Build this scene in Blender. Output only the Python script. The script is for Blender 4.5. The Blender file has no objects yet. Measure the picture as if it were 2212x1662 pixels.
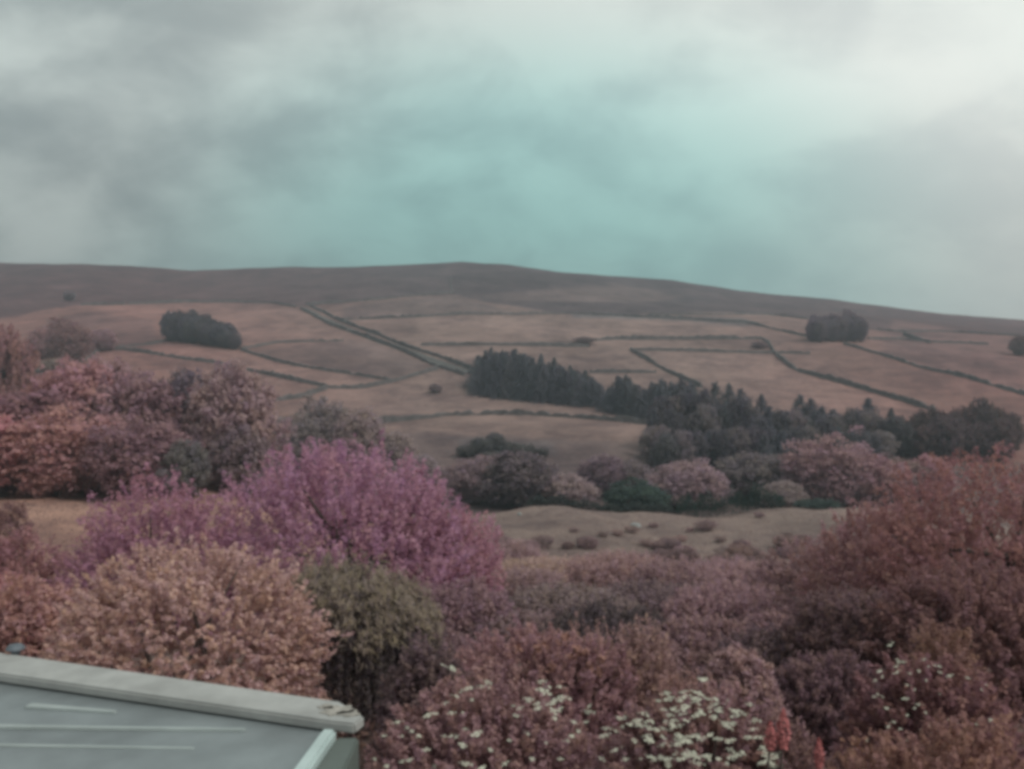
import bpy, math, random
import numpy as np

R = math.radians
sc = bpy.context.scene
col = sc.collection

# ------------------------------------------------------------------ camera
F = 1833.0            # focal length in units of a 2212 x 1662 picture
CX, CY = 1106.0, 831.0
cam_d = bpy.data.cameras.new('camera')
cam_d.sensor_fit = 'HORIZONTAL'
cam_d.angle_x = 2 * math.atan(1106.0 / F)
cam_d.clip_start = 0.05
cam_d.clip_end = 9000
cam = bpy.data.objects.new('camera', cam_d)
cam.location = (0, 0, 0)
cam.rotation_euler = (R(90), 0, 0)
col.objects.link(cam)
sc.camera = cam

# ------------------------------------------------------------------ world, sun, exposure
SUN_EL, SUN_AZ = 50.0, 122.0         # azimuth: degrees from +Y (view direction) towards +X
world = bpy.data.worlds.new('World')
sc.world = world
world.use_nodes = True


class NT:
    """tiny helper for node trees"""
    def __init__(self, tree):
        self.t = tree
        tree.nodes.clear()

    def n(self, kind, **kw):
        nd = self.t.nodes.new(kind)
        for k, v in kw.items():
            if hasattr(nd, k):
                setattr(nd, k, v)
        return nd

    def l(self, a, b):
        self.t.links.new(a, b)

    def math(self, op, a, b=None, c=None, clamp=False):
        nd = self.t.nodes.new('ShaderNodeMath')
        nd.operation = op
        nd.use_clamp = clamp
        for i, x in enumerate((a, b, c)):
            if x is None:
                continue
            if isinstance(x, (int, float)):
                nd.inputs[i].default_value = x
            else:
                self.l(x, nd.inputs[i])
        return nd.outputs[0]

    def mix(self, fac, a, b, blend='MIX'):
        nd = self.t.nodes.new('ShaderNodeMix')
        nd.data_type = 'RGBA'
        nd.blend_type = blend
        for i, x in ((0, fac), (6, a), (7, b)):
            if isinstance(x, (int, float)):
                nd.inputs[i].default_value = x
            elif isinstance(x, (tuple, list)):
                nd.inputs[i].default_value = (x[0], x[1], x[2], 1)
            else:
                self.l(x, nd.inputs[i])
        return nd.outputs[2]

    def ramp(self, fac, lo, hi):
        nd = self.t.nodes.new('ShaderNodeMapRange')
        nd.interpolation_type = 'SMOOTHSTEP'
        nd.inputs[1].default_value = lo
        nd.inputs[2].default_value = hi
        self.l(fac, nd.inputs[0])
        return nd.outputs[0]

    def noise(self, vec, scale, detail=4, rough=0.5, dist=0.0):
        nd = self.t.nodes.new('ShaderNodeTexNoise')
        nd.inputs['Scale'].default_value = scale
        nd.inputs['Detail'].default_value = detail
        nd.inputs['Roughness'].default_value = rough
        nd.inputs['Distortion'].default_value = dist
        if vec is not None:
            self.l(vec, nd.inputs['Vector'])
        return nd.outputs[0]


def build_sky():
    w = NT(world.node_tree)
    out = w.n('ShaderNodeOutputWorld')
    bg = w.n('ShaderNodeBackground')
    bg.inputs[1].default_value = 0.1
    sky = w.n('ShaderNodeTexSky')
    sky.sky_type = 'NISHITA'
    sky.sun_disc = False
    sky.sun_elevation = R(SUN_EL)
    sky.sun_rotation = R(SUN_AZ)
    sky.dust_density = 3.0
    tc = w.n('ShaderNodeTexCoord')
    d = tc.outputs['Generated']
    sep = w.n('ShaderNodeSeparateXYZ')
    w.l(d, sep.inputs[0])
    x, y, z = sep.outputs
    # flat cloud sheet seen in perspective
    den = w.math('ADD', w.math('MAXIMUM', z, 0.0), 0.55)
    comb = w.n('ShaderNodeCombineXYZ')
    w.l(w.math('DIVIDE', x, den), comb.inputs[0])
    w.l(w.math('MULTIPLY', w.math('DIVIDE', y, den), 1.25), comb.inputs[1])
    shift = w.n('ShaderNodeVectorMath', operation='ADD')
    w.l(comb.outputs[0], shift.inputs[0])
    shift.inputs[1].default_value = SKY['shift']
    plane = shift.outputs[0]
    n1 = w.noise(plane, 2.0, 3, 0.5, 0.25)
    n2 = w.noise(plane, 5.5, 5, 0.55, 0.25)
    n3 = w.noise(plane, 0.8, 2, 0.5, 0.0)
    cl = w.math('ADD', w.math('MULTIPLY', n1, 0.54), w.math('MULTIPLY', n2, 0.46))
    cl = w.ramp(cl, 0.385, 0.61)
    # clouds are lighter towards the hidden sun
    sd = (math.sin(R(SUN_AZ)) * math.cos(R(SUN_EL)), math.cos(R(SUN_AZ)) * math.cos(R(SUN_EL)), math.sin(R(SUN_EL)))
    dp = w.n('ShaderNodeVectorMath', operation='DOT_PRODUCT')
    w.l(d, dp.inputs[0])
    dp.inputs[1].default_value = sd
    glow = w.ramp(x, -0.55, 0.62)
    dark = w.mix(glow, SKY['dark_far'], SKY['dark_sun'])
    light = w.mix(glow, SKY['light_far'], SKY['light_sun'])
    cloud = w.mix(cl, dark, light)
    # teal lens cast tinted into the clouds above the middle of the ridge
    def sq(v_, c_, k_):
        return w.math('POWER', w.math('MULTIPLY', w.math('SUBTRACT', v_, c_), 1.0 / k_), 2.0)
    q = w.math('ADD', w.math('ADD', sq(x, 0.0, 0.44), sq(z, 0.10, 0.33)), sq(y, 0.97, 0.55))
    q = w.math('ADD', q, w.math('MULTIPLY', w.math('SUBTRACT', n3, 0.5), 1.3))
    cast = w.math('MULTIPLY', w.ramp(w.math('SUBTRACT', 1.3, q), 0.0, 1.35), SKY['cast_amt'])
    teal = w.mix(1.0, cloud, SKY['teal'], 'MULTIPLY')
    teal = w.mix(0.06, teal, sky.outputs[0])
    final = w.mix(cast, cloud, teal)
    final = w.mix(0.05, final, sky.outputs[0])
    # an overcast sky is dimmest near the horizon
    lift = w.math('MINIMUM', w.math('ADD', w.math('MULTIPLY', w.math('MAXIMUM', z, 0.0), 2.0), 0.42), 1.04)
    vm = w.n('ShaderNodeVectorMath', operation='SCALE')
    w.l(final, vm.inputs[0])
    w.l(lift, vm.inputs['Scale'])
    final = vm.outputs[0]
    w.l(final, bg.inputs[0])
    w.l(bg.outputs[0], out.inputs[0])


SKY = dict(
    shift=(8.1, -3.0, 2.0),
    dark_far=(3.05, 3.5, 3.45), dark_sun=(7.3, 7.7, 7.4),
    light_far=(5.5, 6.1, 5.8), light_sun=(9.0, 9.3, 8.7),
    cast_amt=0.95,
    teal=(0.52, 0.90, 0.88))
build_sky()

sun_d = bpy.data.lights.new('sun', 'SUN')
sun_d.energy = 1.5
sun_d.angle = R(20)
sun_d.color = (1.0, 0.96, 0.9)
sun = bpy.data.objects.new('sun', sun_d)
sun.rotation_euler = (R(90 - SUN_EL), 0, R(180 - SUN_AZ))
sun.location = (60, 40, 80)
col.objects.link(sun)

vs = sc.view_settings
vs.view_transform = 'Standard'
vs.look = 'None'
vs.gamma = 1.0
vs.exposure = 0.0
vs.use_curve_mapping = False
sc.cycles.filter_width = 4.0          # soft old lens
sc.cycles.max_bounces = 8
sc.cycles.diffuse_bounces = 4
sc.cycles.transmission_bounces = 4
sc.cycles.volume_bounces = 1
sc.cycles.volume_max_steps = 64
sc.cycles.use_denoising = True


# ------------------------------------------------------------------ materials
def lin(r, g, b):
    def f(c):
        c /= 255.0
        return c / 12.92 if c <= 0.04045 else ((c + 0.055) / 1.055) ** 2.4
    return (f(r), f(g), f(b))


def new_mat(name):
    m = bpy.data.materials.new(name)
    m.use_nodes = True
    return m, NT(m.node_tree)


def foliage_material():
    m, w = new_mat('foliage')
    out = w.n('ShaderNodeOutputMaterial')
    oi = w.n('ShaderNodeObjectInfo')
    at = w.n('ShaderNodeAttribute')
    at.attribute_name = 'tint'
    at2 = w.n('ShaderNodeAttribute')
    at2.attribute_name = 'hue'
    c = oi.outputs['Color']
    lo = w.mix(1.0, c, (0.84, 0.79, 0.83), 'MULTIPLY')
    hi = w.mix(1.0, c, (1.15, 1.15, 1.13), 'MULTIPLY')
    base = w.mix(at.outputs['Fac'], lo, hi)
    warm = w.mix(1.0, base, (1.07, 1.02, 0.88), 'MULTIPLY')
    cool = w.mix(1.0, base, (0.96, 0.90, 1.12), 'MULTIPLY')
    base = w.mix(at2.outputs['Fac'], cool, warm)
    df = w.n('ShaderNodeBsdfDiffuse')
    tr = w.n('ShaderNodeBsdfTranslucent')
    w.l(base, df.inputs[0])
    w.l(base, tr.inputs[0])
    mx = w.n('ShaderNodeMixShader')
    mx.inputs[0].default_value = 0.45
    w.l(df.outputs[0], mx.inputs[1])
    w.l(tr.outputs[0], mx.inputs[2])
    w.l(mx.outputs[0], out.inputs[0])
    return m


def solid_material(name, base, rough=0.9, scale=8.0, var=0.35, bump=0.0, second=None, coord='Object', metallic=0.0):
    m, w = new_mat(name)
    out = w.n('ShaderNodeOutputMaterial')
    b = w.n('ShaderNodeBsdfPrincipled')
    tc = w.n('ShaderNodeTexCoord')
    v = tc.outputs[coord]
    n1 = w.noise(v, scale, 6, 0.6)
    n2 = w.noise(v, scale * 0.17, 3, 0.5)
    f = w.math('ADD', w.math('MULTIPLY', n1, 0.6), w.math('MULTIPLY', n2, 0.4))
    f = w.ramp(f, 0.3, 0.7)
    lo = tuple(c * (1 - var) for c in base)
    hi = second if second else tuple(min(1, c * (1 + var)) for c in base)
    w.l(w.mix(f, lo, hi), b.inputs['Base Color'])
    b.inputs['Roughness'].default_value = rough
    b.inputs['Metallic'].default_value = metallic
    if bump:
        bp = w.n('ShaderNodeBump')
        bp.inputs['Strength'].default_value = bump
        w.l(n1, bp.inputs['Height'])
        w.l(bp.outputs[0], b.inputs['Normal'])
    w.l(b.outputs[0], out.inputs[0])
    return m


def terrain_material():
    m, w = new_mat('hillside_grass')
    out = w.n('ShaderNodeOutputMaterial')
    b = w.n('ShaderNodeBsdfPrincipled')
    b.inputs['Roughness'].default_value = 0.95
    b.inputs['Specular IOR Level'].default_value = 0.1
    at = w.n('ShaderNodeAttribute')
    at.attribute_name = 'cover'          # vegetation colour of each field, with the rosy lens cast
    tc = w.n('ShaderNodeTexCoord')
    v = tc.outputs['Object']
    fine = w.noise(v, 0.55, 6, 0.65)
    mid = w.noise(v, 0.09, 5, 0.6, 0.6)
    big = w.noise(v, 0.022, 4, 0.55, 0.4)
    f = w.math('ADD', w.math('ADD', w.math('MULTIPLY', fine, 0.28), w.math('MULTIPLY', mid, 0.50)),
               w.math('MULTIPLY', big, 0.40))
    f = w.ramp(f, 0.42, 0.74)
    lo = w.mix(1.0, at.outputs['Color'], (0.60, 0.58, 0.63), 'MULTIPLY')
    hi = w.mix(1.0, at.outputs['Color'], (1.32, 1.31, 1.27), 'MULTIPLY')
    c = w.mix(f, lo, hi)
    w.l(c, b.inputs['Base Color'])
    bp = w.n('ShaderNodeBump')
    bp.inputs['Strength'].default_value = 0.6
    bp.inputs['Distance'].default_value = 0.6
    w.l(fine, bp.inputs['Height'])
    w.l(bp.outputs[0], b.inputs['Normal'])
    w.l(b.outputs[0], out.inputs[0])
    return m


M_LEAF = foliage_material()
M_BARK = solid_material('bark', (0.085, 0.065, 0.06), 0.95, 6, 0.4, 0.5)
M_STONE = solid_material('dry_stone', (0.105, 0.095, 0.095), 0.95, 1.6, 0.45, 0.6)
M_TERR = terrain_material()
M_LANE = solid_material('lane_grass', (0.078, 0.076, 0.072), 0.95, 0.5, 0.25, 0.3)
M_ROOF = solid_material('grey_roof_sheet', (0.175, 0.198, 0.205), 0.34, 3.5, 0.26, 0.06)
M_STREAK = solid_material('reflection_streak', (0.33, 0.37, 0.365), 0.5, 3.0, 0.2, 0.05)  # pale tone painted for the reflections on the roof sheet
M_COPE = solid_material('coping', (0.33, 0.335, 0.325), 0.85, 6.0, 0.22, 0.2)
M_TRIM = solid_material('pale_trim', (0.42, 0.51, 0.50), 0.4, 4.0, 0.12, 0.05)
M_SIDE = solid_material('dark_fascia', (0.095, 0.115, 0.105), 0.7, 3.0, 0.25, 0.1)
M_WALL = solid_material('render_wall', (0.28, 0.28, 0.27), 0.9, 5.0, 0.15, 0.2)
M_DIRT = solid_material('lichen', (0.26, 0.245, 0.22), 0.95, 40.0, 0.5, 0.4)
M_PETAL = solid_material('cream_petals', (0.56, 0.56, 0.46), 0.8, 20.0, 0.15, 0.0)
M_CONE = solid_material('red_panicle', (0.42, 0.14, 0.14), 0.9, 60.0, 0.35, 0.3)
M_ORANGE = solid_material('orange_shoots', (0.30, 0.155, 0.125), 0.9, 20.0, 0.25)
M_VENT = solid_material('vent_cap', (0.10, 0.12, 0.14), 0.5, 20.0, 0.25)
M_ROCK = solid_material('pale_rock', (0.26, 0.27, 0.265), 0.9, 4.0, 0.25, 0.4)

# ------------------------------------------------------------------ terrain
PY = [-260, 0, 8, 20, 35, 50, 80, 110, 135, 153, 170, 188, 205, 235, 270, 300, 350, 400, 450, 520, 620, 760, 900, 1000, 1150, 1700]
PZ = [-3, -5, -5.6, -7.6, -10.4, -13, -18, -21.8, -22.4, -22.8, -26.2, -26.4, -24.5, -21.7, -15.3, -12.1, -5.0, 7, 20, 37, 61, 96, 130.5, 138, 134, 90]
ty = np.arange(-260, 1701, 1.0)
tz = np.interp(ty, PY, PZ)
k9 = np.hanning(15); k9 /= k9.sum()
tz1 = np.convolve(np.pad(tz, 7, 'edge'), k9, 'valid')
k41 = np.hanning(61); k41 /= k41.sum()
tz2 = np.convolve(np.pad(tz, 30, 'edge'), k41, 'valid')
wsel = np.clip((ty - 230) / 80, 0, 1)
TZ = tz1 * (1 - wsel) + tz2 * wsel

SKU = [0, 150, 300, 420, 560, 700, 850, 1000, 1100, 1200, 1320, 1450, 1600, 1750, 1900, 2050, 2212]
SKV = [562, 567, 572, 580, 578, 576, 568, 563, 568, 580, 592, 605, 625, 640, 658, 672, 688]
RX = [-1600, -900] + [(u - CX) / F * 900 for u in SKU] + [900, 1600]
RD = [16, 8] + [((831 - v) / F * 900) - 131.6 for v in SKV] + [-95, -140]


def sstep(t):
    t = np.clip(t, 0, 1)
    return t * t * (3 - 2 * t)


def ground(x, y):
    x = np.asarray(x, float); y = np.asarray(y, float)
    z = np.interp(y, ty, TZ)
    z = z + sstep((y - 330) / 570) * np.interp(x, RX, RD)
    # western meadow stands higher
    z = z + 6.3 * sstep((-x - 14) / 38) * sstep((y - 35) / 75) * (1 - sstep((y - 150) / 70))
    # gentle waves
    hill = sstep((y - 240) / 100)
    z = z + hill * (0.9 * np.sin(x * 0.031 + y * 0.017) + 0.8 * np.sin(x * 0.013 - y * 0.024 + 1.3))
    z = z + hill * 0.35 * np.sin(x * 0.11 + 1.7 * np.sin(y * 0.06)) * np.sin(y * 0.09 + x * 0.03)
    nf = sstep((y - 95) / 40) * (1 - sstep((y - 165) / 15))
    z = z + nf * (0.75 * np.sin(x * 0.13 + 0.5) + 0.4 * np.sin(x * 0.31 + y * 0.08))
    z = z + 0.12 * np.sin(x * 0.9 + 0.4 * y) * np.sin(y * 0.7)
    return z


def g(x, y):
    return float(ground(x, y))


_YS = np.arange(4, 1300, 0.4)


def hit(u, v, ymin=190.0):
    """where the line of sight through (u, v) meets the ground beyond ymin"""
    a = (u - CX) / F
    s = -(v - CY) / F
    ys = _YS[_YS >= ymin]
    dzz = ground(a * ys, ys) - s * ys
    i = np.argmax(dzz > 0)
    if dzz[i] <= 0:
        i = len(ys) - 1
    yy = ys[i]
    return float(a * yy), float(yy)


def inside(px, py, poly):
    r = np.zeros(px.shape, bool)
    n = len(poly)
    for i in range(n):
        x1, y1 = poly[i]; x2, y2 = poly[(i + 1) % n]
        if y1 == y2:
            continue
        c = ((y1 > py) != (y2 > py)) & (px < (x2 - x1) * (py - y1) / (y2 - y1) + x1)
        r ^= c
    return r


C_MOOR = np.array((0.080, 0.059, 0.064))
C_PAST = np.array((0.172, 0.119, 0.108))
C_ROUGH = np.array((0.134, 0.098, 0.096))
C_NEAR = np.array((0.192, 0.145, 0.130))
C_WILD = np.array((0.20, 0.150, 0.130))
C_BRACK = np.array((0.120, 0.100, 0.102))


def build_terrain():
    rows = [-60.0]
    while rows[-1] < 1600:
        rows.append(rows[-1] + 0.9 + max(0, rows[-1]) * 0.0078)
    rows = np.array(rows)
    A = np.linspace(-1.0, 1.0, 540)
    AX = np.sign(A) * (0.75 * np.abs(A) + 0.55 * np.abs(A) ** 4)
    X = AX[None, :] * (rows[:, None].clip(0) + 95)
    Y = np.repeat(rows[:, None], len(A), 1)
    Z = ground(X, Y)
    # colour of the plant cover
    c = np.empty(X.shape + (3,))
    c[:] = C_PAST
    rng = np.random.default_rng(5)
    wob = 6 * np.sin(X * 0.05 + Y * 0.02) + 5 * np.sin(X * 0.021 - 0.6)

    def put(mask, colr, amt=1.0):
        c[mask] = c[mask] * (1 - amt) + np.array(colr) * amt
    # moor above the intake wall
    def poly(pts, ymin=190):
        P = []
        for i in range(len(pts)):
            a, b = pts[i], pts[(i + 1) % len(pts)]
            for t in np.linspace(0, 1, 6)[:-1]:
                P.append(hit(a[0] + (b[0] - a[0]) * t, a[1] + (b[1] - a[1]) * t, ymin))
        return P
    wallx = []
    for u, v in [(-400, 690), (0, 690), (100, 668), (174, 660), (402, 653), (587, 655), (637, 663), (674, 660), (821, 648), (978, 636), (1060, 655), (1223, 678), (1403, 680), (1659, 680), (1743, 690), (1875, 712), (2025, 716), (2212, 727), (2600, 760)]:
        wallx.append(hit(u, v, 250))
    wx = np.array([p[0] for p in wallx]); wy = np.array([p[1] for p in wallx])
    o = np.argsort(wx)
    moor = Y > np.interp(X, wx[o], wy[o])
    put(moor, C_MOOR)
    put(inside(X, Y, poly([(990, 632), (1130, 622), (1330, 606), (1250, 592), (1000, 586), (960, 610)])), C_MOOR * 0.82)
    put(inside(X, Y, poly([(1000, 640), (1330, 615), (1480, 640), (1400, 655), (1100, 650)])), C_ROUGH * 0.95, 0.8)
    put(inside(X, Y, poly([(0, 560), (400, 578), (400, 600), (0, 610)])), C_MOOR * 0.88)
    put(inside(X, Y, poly([(1230, 676), (1610, 688), (1655, 706), (1560, 706), (1400, 692), (1240, 690)])), C_BRACK)
    # rough enclosures
    for p in ([(540, 757), (742, 737), (800, 735), (925, 790), (850, 822), (674, 795), (560, 765)],
              [(740, 660), (978, 638), (1110, 676), (740, 690)],
              [(180, 675), (330, 690), (340, 742), (230, 750), (60, 735), (110, 690)],
              [(1000, 885), (1300, 888), (1200, 880)],
              [(900, 738), (1250, 738), (1274, 748), (909, 746)],
              [(1930, 690), (2212, 735), (2212, 850), (2080, 812), (1900, 765)],
              [(700, 940), (900, 935), (1390, 958), (1390, 1030), (900, 1040), (700, 1010)]):
        put(inside(X, Y, poly(p)), C_ROUGH, 0.85)
    put(inside(X, Y, poly([(985, 945), (1190, 955), (1210, 985), (1000, 985)])), C_BRACK, 0.7)
    for k_, p in ((1.22, [(235, 757), (400, 745), (520, 760), (850, 824), (708, 836), (470, 785)]),
                  (1.14, [(180, 664), (587, 658), (640, 668), (780, 727), (742, 735), (520, 752), (390, 690), (330, 690)]),
                  (1.16, [(735, 694), (1113, 683), (1480, 694), (1655, 712), (1640, 730), (1249, 735), (905, 742), (813, 722)]),
                  (1.14, [(720, 842), (850, 828), (945, 802), (1015, 815), (1020, 858), (1300, 885), (1390, 910), (1150, 893), (967, 895), (812, 912), (640, 905), (590, 875)]),
                  (1.18, [(1380, 766), (1660, 768), (1721, 805), (1878, 850), (1960, 880), (1700, 880), (1520, 838)]),
                  (1.08, [(920, 750), (1274, 753), (1360, 762), (1417, 800), (1270, 800), (1200, 765), (1040, 762), (1010, 790)]),
                  (0.92, [(1690, 770), (1750, 768), (1830, 750), (2080, 818), (2212, 860), (2212, 930), (2030, 885), (1790, 818)]),
                  (1.10, [(830, 920), (1059, 900), (1242, 907), (1388, 920), (1388, 945), (900, 935)])):
        put(inside(X, Y, poly(p)), C_PAST * k_)
    # near side of the stream
    near = Y < 172 + wob * 0.4
    put(near, C_NEAR)
    put((Y >= 160) & (Y < 232 + wob), C_ROUGH * 0.8)
    put((Y < 150) & (X < -14), C_NEAR * np.array((1.6, 1.28, 1.14)))
    wild = Y < 92 + wob
    put(wild & (X > -8), C_WILD)
    put((Y < 30) & (X <= -8), C_WILD)
    # rosy edge cast of the lens put into the grass colour
    far = (Y > 235)
    out_ = np.clip((np.abs(X / np.maximum(Y, 1) - 0.05) - 0.16) / 0.34, 0, 1) * far
    c *= 1 + out_[..., None] * np.array((0.14, -0.14, -0.14))
    # random tussocky patches (waves of several lengths)
    pat = np.zeros(X.shape)
    for i in range(14):
        kx, ky = rng.normal(0, 0.05, 2) * (1 + i * 0.25)
        pat += np.sin(kx * X + ky * Y + rng.uniform(0, 6.3)) / (1 + i * 0.12)
    c *= (1 + 0.040 * pat)[..., None]
    # blur the borders a little
    for _ in range(1):
        c[1:-1, 1:-1] = (c[1:-1, 1:-1] * 2 + c[:-2, 1:-1] + c[2:, 1:-1] + c[1:-1, :-2] + c[1:-1, 2:]) / 6
    nr, nc = X.shape
    V = np.stack([X, Y, Z], -1).reshape(-1, 3)
    idx = np.arange(nr * nc).reshape(nr, nc)
    Q = np.stack([idx[:-1, :-1], idx[:-1, 1:], idx[1:, 1:], idx[1:, :-1]], -1).reshape(-1, 4)
    me = bpy.data.meshes.new('hillside')
    me.vertices.add(len(V)); me.vertices.foreach_set('co', V.astype('f').ravel())
    me.loops.add(Q.size); me.loops.foreach_set('vertex_index', Q.astype('i').ravel())
    me.polygons.add(len(Q)); me.polygons.foreach_set('loop_start', np.arange(0, Q.size, 4, dtype='i'))
    me.polygons.foreach_set('use_smooth', np.ones(len(Q), bool))
    at = me.attributes.new('cover', 'FLOAT_COLOR', 'POINT')
    at.data.foreach_set('color', np.concatenate([c.reshape(-1, 3), np.ones((len(V), 1))], 1).astype('f').ravel())
    me.update(calc_edges=True)
    me.materials.append(M_TERR)
    o = bpy.data.objects.new('hillside', me)
    o['kind'] = 'structure'
    o['label'] = 'pasture valley and moorland hill rising to a smooth ridge'
    col.objects.link(o)


build_terrain()

# ------------------------------------------------------------------ object helpers


def tag(o, label, cat, group=None):
    o['label'] = label
    o['category'] = cat
    if group:
        o['group'] = group
    return o


def empty(name, loc, label, cat, group=None, rz=0.0):
    o = bpy.data.objects.new(name, None)
    o.empty_display_size = 0.3
    o.location = loc
    o.rotation_euler = (0, 0, rz)
    col.objects.link(o)
    return tag(o, label, cat, group)


def link(name, me, parent=None, mat=None, color=None):
    o = bpy.data.objects.new(name, me)
    if mat is not None and len(me.materials) == 0:
        me.materials.append(mat)
    if color is not None:
        o.color = (*color, 1)
    o.parent = parent
    col.objects.link(o)
    return o


def quads_mesh(name, P, tint=None, hue=None, mat=None, smooth=False):
    n = len(P)
    me = bpy.data.meshes.new(name)
    me.vertices.add(n * 4); me.vertices.foreach_set('co', P.reshape(-1).astype('f'))
    me.loops.add(n * 4); me.loops.foreach_set('vertex_index', np.arange(n * 4, dtype='i'))
    me.polygons.add(n); me.polygons.foreach_set('loop_start', np.arange(0, n * 4, 4, dtype='i'))
    for nm, arr in (('tint', tint), ('hue', hue)):
        if arr is not None:
            a = me.attributes.new(nm, 'FLOAT', 'FACE')
            a.data.foreach_set('value', arr.astype('f'))
    me.update(calc_edges=True)
    me.materials.append(mat or M_LEAF)
    return me


def unit(v):
    return v / np.maximum(np.linalg.norm(v, axis=-1, keepdims=True), 1e-9)


def leaf_quads(rng, pos, out, leaf, up=0.4, rnd=0.8, aspect=0.55, droop=0.0, along=None):
    n = len(pos)
    nrm = unit(out * 0.7 + np.array([0, 0, up]) + rng.normal(0, rnd, (n, 3)))
    t = rng.normal(0, 1, (n, 3))
    if along is not None:
        t = along + rng.normal(0, 0.45, (n, 3))
    t[:, 2] -= droop
    t = unit(t - nrm * (t * nrm).sum(1, keepdims=True))
    b = np.cross(nrm, t)
    L = (leaf * rng.uniform(0.6, 1.35, n))[:, None]
    W = L * aspect
    return np.stack([pos - t * L, pos + b * W - t * L * 0.1, pos + t * L, pos - b * W - t * L * 0.1], 1)


def crown_arrays(rng, rx, ry, rz, zc, n_cl, per, cl_r, leaf, shell=0.55, lobes=9, lobe_amp=0.28, zmin=-0.8,
                 up=0.4, rnd=0.8, aspect=0.55, elong=0.0, upshoot=0.6, droop=0.0, taper=0.0, ground_cut=0.03):
    d = unit(rng.normal(0, 1, (n_cl * 2, 3)))
    d = d[d[:, 2] > zmin][:n_cl]
    n_cl = len(d)
    L = unit(rng.normal(0, 1, (lobes, 3)) + np.array([0, 0, 0.25]))
    amp = rng.uniform(-0.7, 1.0, lobes) * lobe_amp
    m = 1 + (amp[None, :] * np.exp(7 * (d @ L.T - 1))).sum(1)
    L2 = unit(rng.normal(0, 1, (lobes * 6, 3)) + np.array([0, 0, 0.25]))
    m = m + (rng.uniform(-0.5, 1.0, lobes * 6)[None, :] * lobe_amp * 0.55 * np.exp(45 * (d @ L2.T - 1))).sum(1)
    r = rng.uniform(shell ** 3, 1, n_cl) ** (1 / 3.0) * np.where(rng.uniform(0, 1, n_cl) < 0.12, rng.uniform(1.0, 1.12, n_cl), 1.0)
    p = d * (r * m)[:, None]
    if taper:
        k = 1 - taper * np.clip((p[:, 2] + 1) / 2, 0, 1)
        p[:, :2] *= k[:, None]
    c = p * np.array([rx, ry, rz]) + np.array([0, 0, zc])
    cs = cl_r * rng.uniform(0.55, 1.3, n_cl)
    ci = np.repeat(np.arange(n_cl), per)
    off = unit(rng.normal(0, 1, (len(ci), 3))) * (rng.uniform(0, 1, len(ci)) ** 0.45)[:, None]
    pos = c[ci] + off * cs[ci][:, None] * np.array([1, 1, 0.8])
    outc = unit(d * np.array([1 / rx, 1 / ry, 1 / rz]) * max(rx, rz))
    along = None
    if elong:
        e = unit(outc + np.array([0, 0, upshoot]) + rng.normal(0, 0.25, (n_cl, 3)))
        s = rng.uniform(-0.5, 1.0, len(ci))
        narrow = (1 - 0.5 * np.clip(s, 0, 1))[:, None]
        pos = c[ci] + off * cs[ci][:, None] * 0.75 * narrow + e[ci] * (s * elong)[:, None]
        along = e[ci]
    out = unit(off * 0.8 + outc[ci] * 0.5)
    keep = pos[:, 2] > ground_cut
    Q = leaf_quads(rng, pos, out, leaf, up, rnd, aspect, droop, along)
    tint = np.clip(0.35 * rng.uniform(0, 1, n_cl)[ci] + 0.65 * rng.uniform(0, 1, len(ci)), 0, 1)
    hue = np.clip(0.6 * rng.uniform(0, 1, n_cl)[ci] + 0.4 * rng.uniform(0, 1, len(ci)), 0, 1)
    return Q[keep], tint[keep], hue[keep], c


def tube_mesh(name, paths, sides=6, mat=None):
    V, Fc = [], []
    for pts, rad in paths:
        pts = [np.array(p, float) for p in pts]
        base = len(V)
        for i, p in enumerate(pts):
            a = pts[max(i - 1, 0)]; b = pts[min(i + 1, len(pts) - 1)]
            t = unit((b - a)[None])[0]
            r_ = np.array([1, 0, 0]) if abs(t[0]) < 0.9 else np.array([0, 1, 0])
            s1 = unit(np.cross(t, r_)[None])[0]; s2 = np.cross(t, s1)
            for k in range(sides):
                an = 2 * math.pi * k / sides
                V.append(p + (s1 * math.cos(an) + s2 * math.sin(an)) * rad[i])
        for i in range(len(pts) - 1):
            for k in range(sides):
                k2 = (k + 1) % sides
                Fc.append((base + i * sides + k, base + i * sides + k2, base + (i + 1) * sides + k2, base + (i + 1) * sides + k))
        Fc.append(tuple(base + (len(pts) - 1) * sides + k for k in range(sides)))
        Fc.append(tuple(base + k for k in reversed(range(sides))))
    me = bpy.data.meshes.new(name)
    me.from_pydata([tuple(v) for v in V], [], Fc)
    for p in me.polygons:
        p.use_smooth = True
    me.materials.append(mat or M_BARK)
    return me


def limb_paths(rng, targets, H, trunk_top, r0, n, bend=0.12):
    """trunk plus n limbs reaching for cluster centres"""
    tw = rng.normal(0, bend * 0.25, (4, 2)) * H * 0.2
    tr = [np.array([0, 0, -0.04 * H])]
    for i, t in enumerate((0.33, 0.66, 1.0)):
        tr.append(np.array([tw[i][0], tw[i][1], trunk_top * t]))
    paths = [(tr, [r0 * 1.25, r0, r0 * 0.85, r0 * 0.5])]
    pick = rng.choice(len(targets), min(n, len(targets)), replace=False)
    for i in pick:
        e = targets[i]
        s = tr[1] + (tr[3] - tr[1]) * rng.uniform(0.1, 1)
        mid = (s + e) / 2 + np.array([0, 0, -0.04 * H]) + rng.normal(0, 0.03 * H, 3)
        paths.append(([s, mid, e], [r0 * 0.45, r0 * 0.28, r0 * 0.08]))
    return paths


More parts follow.
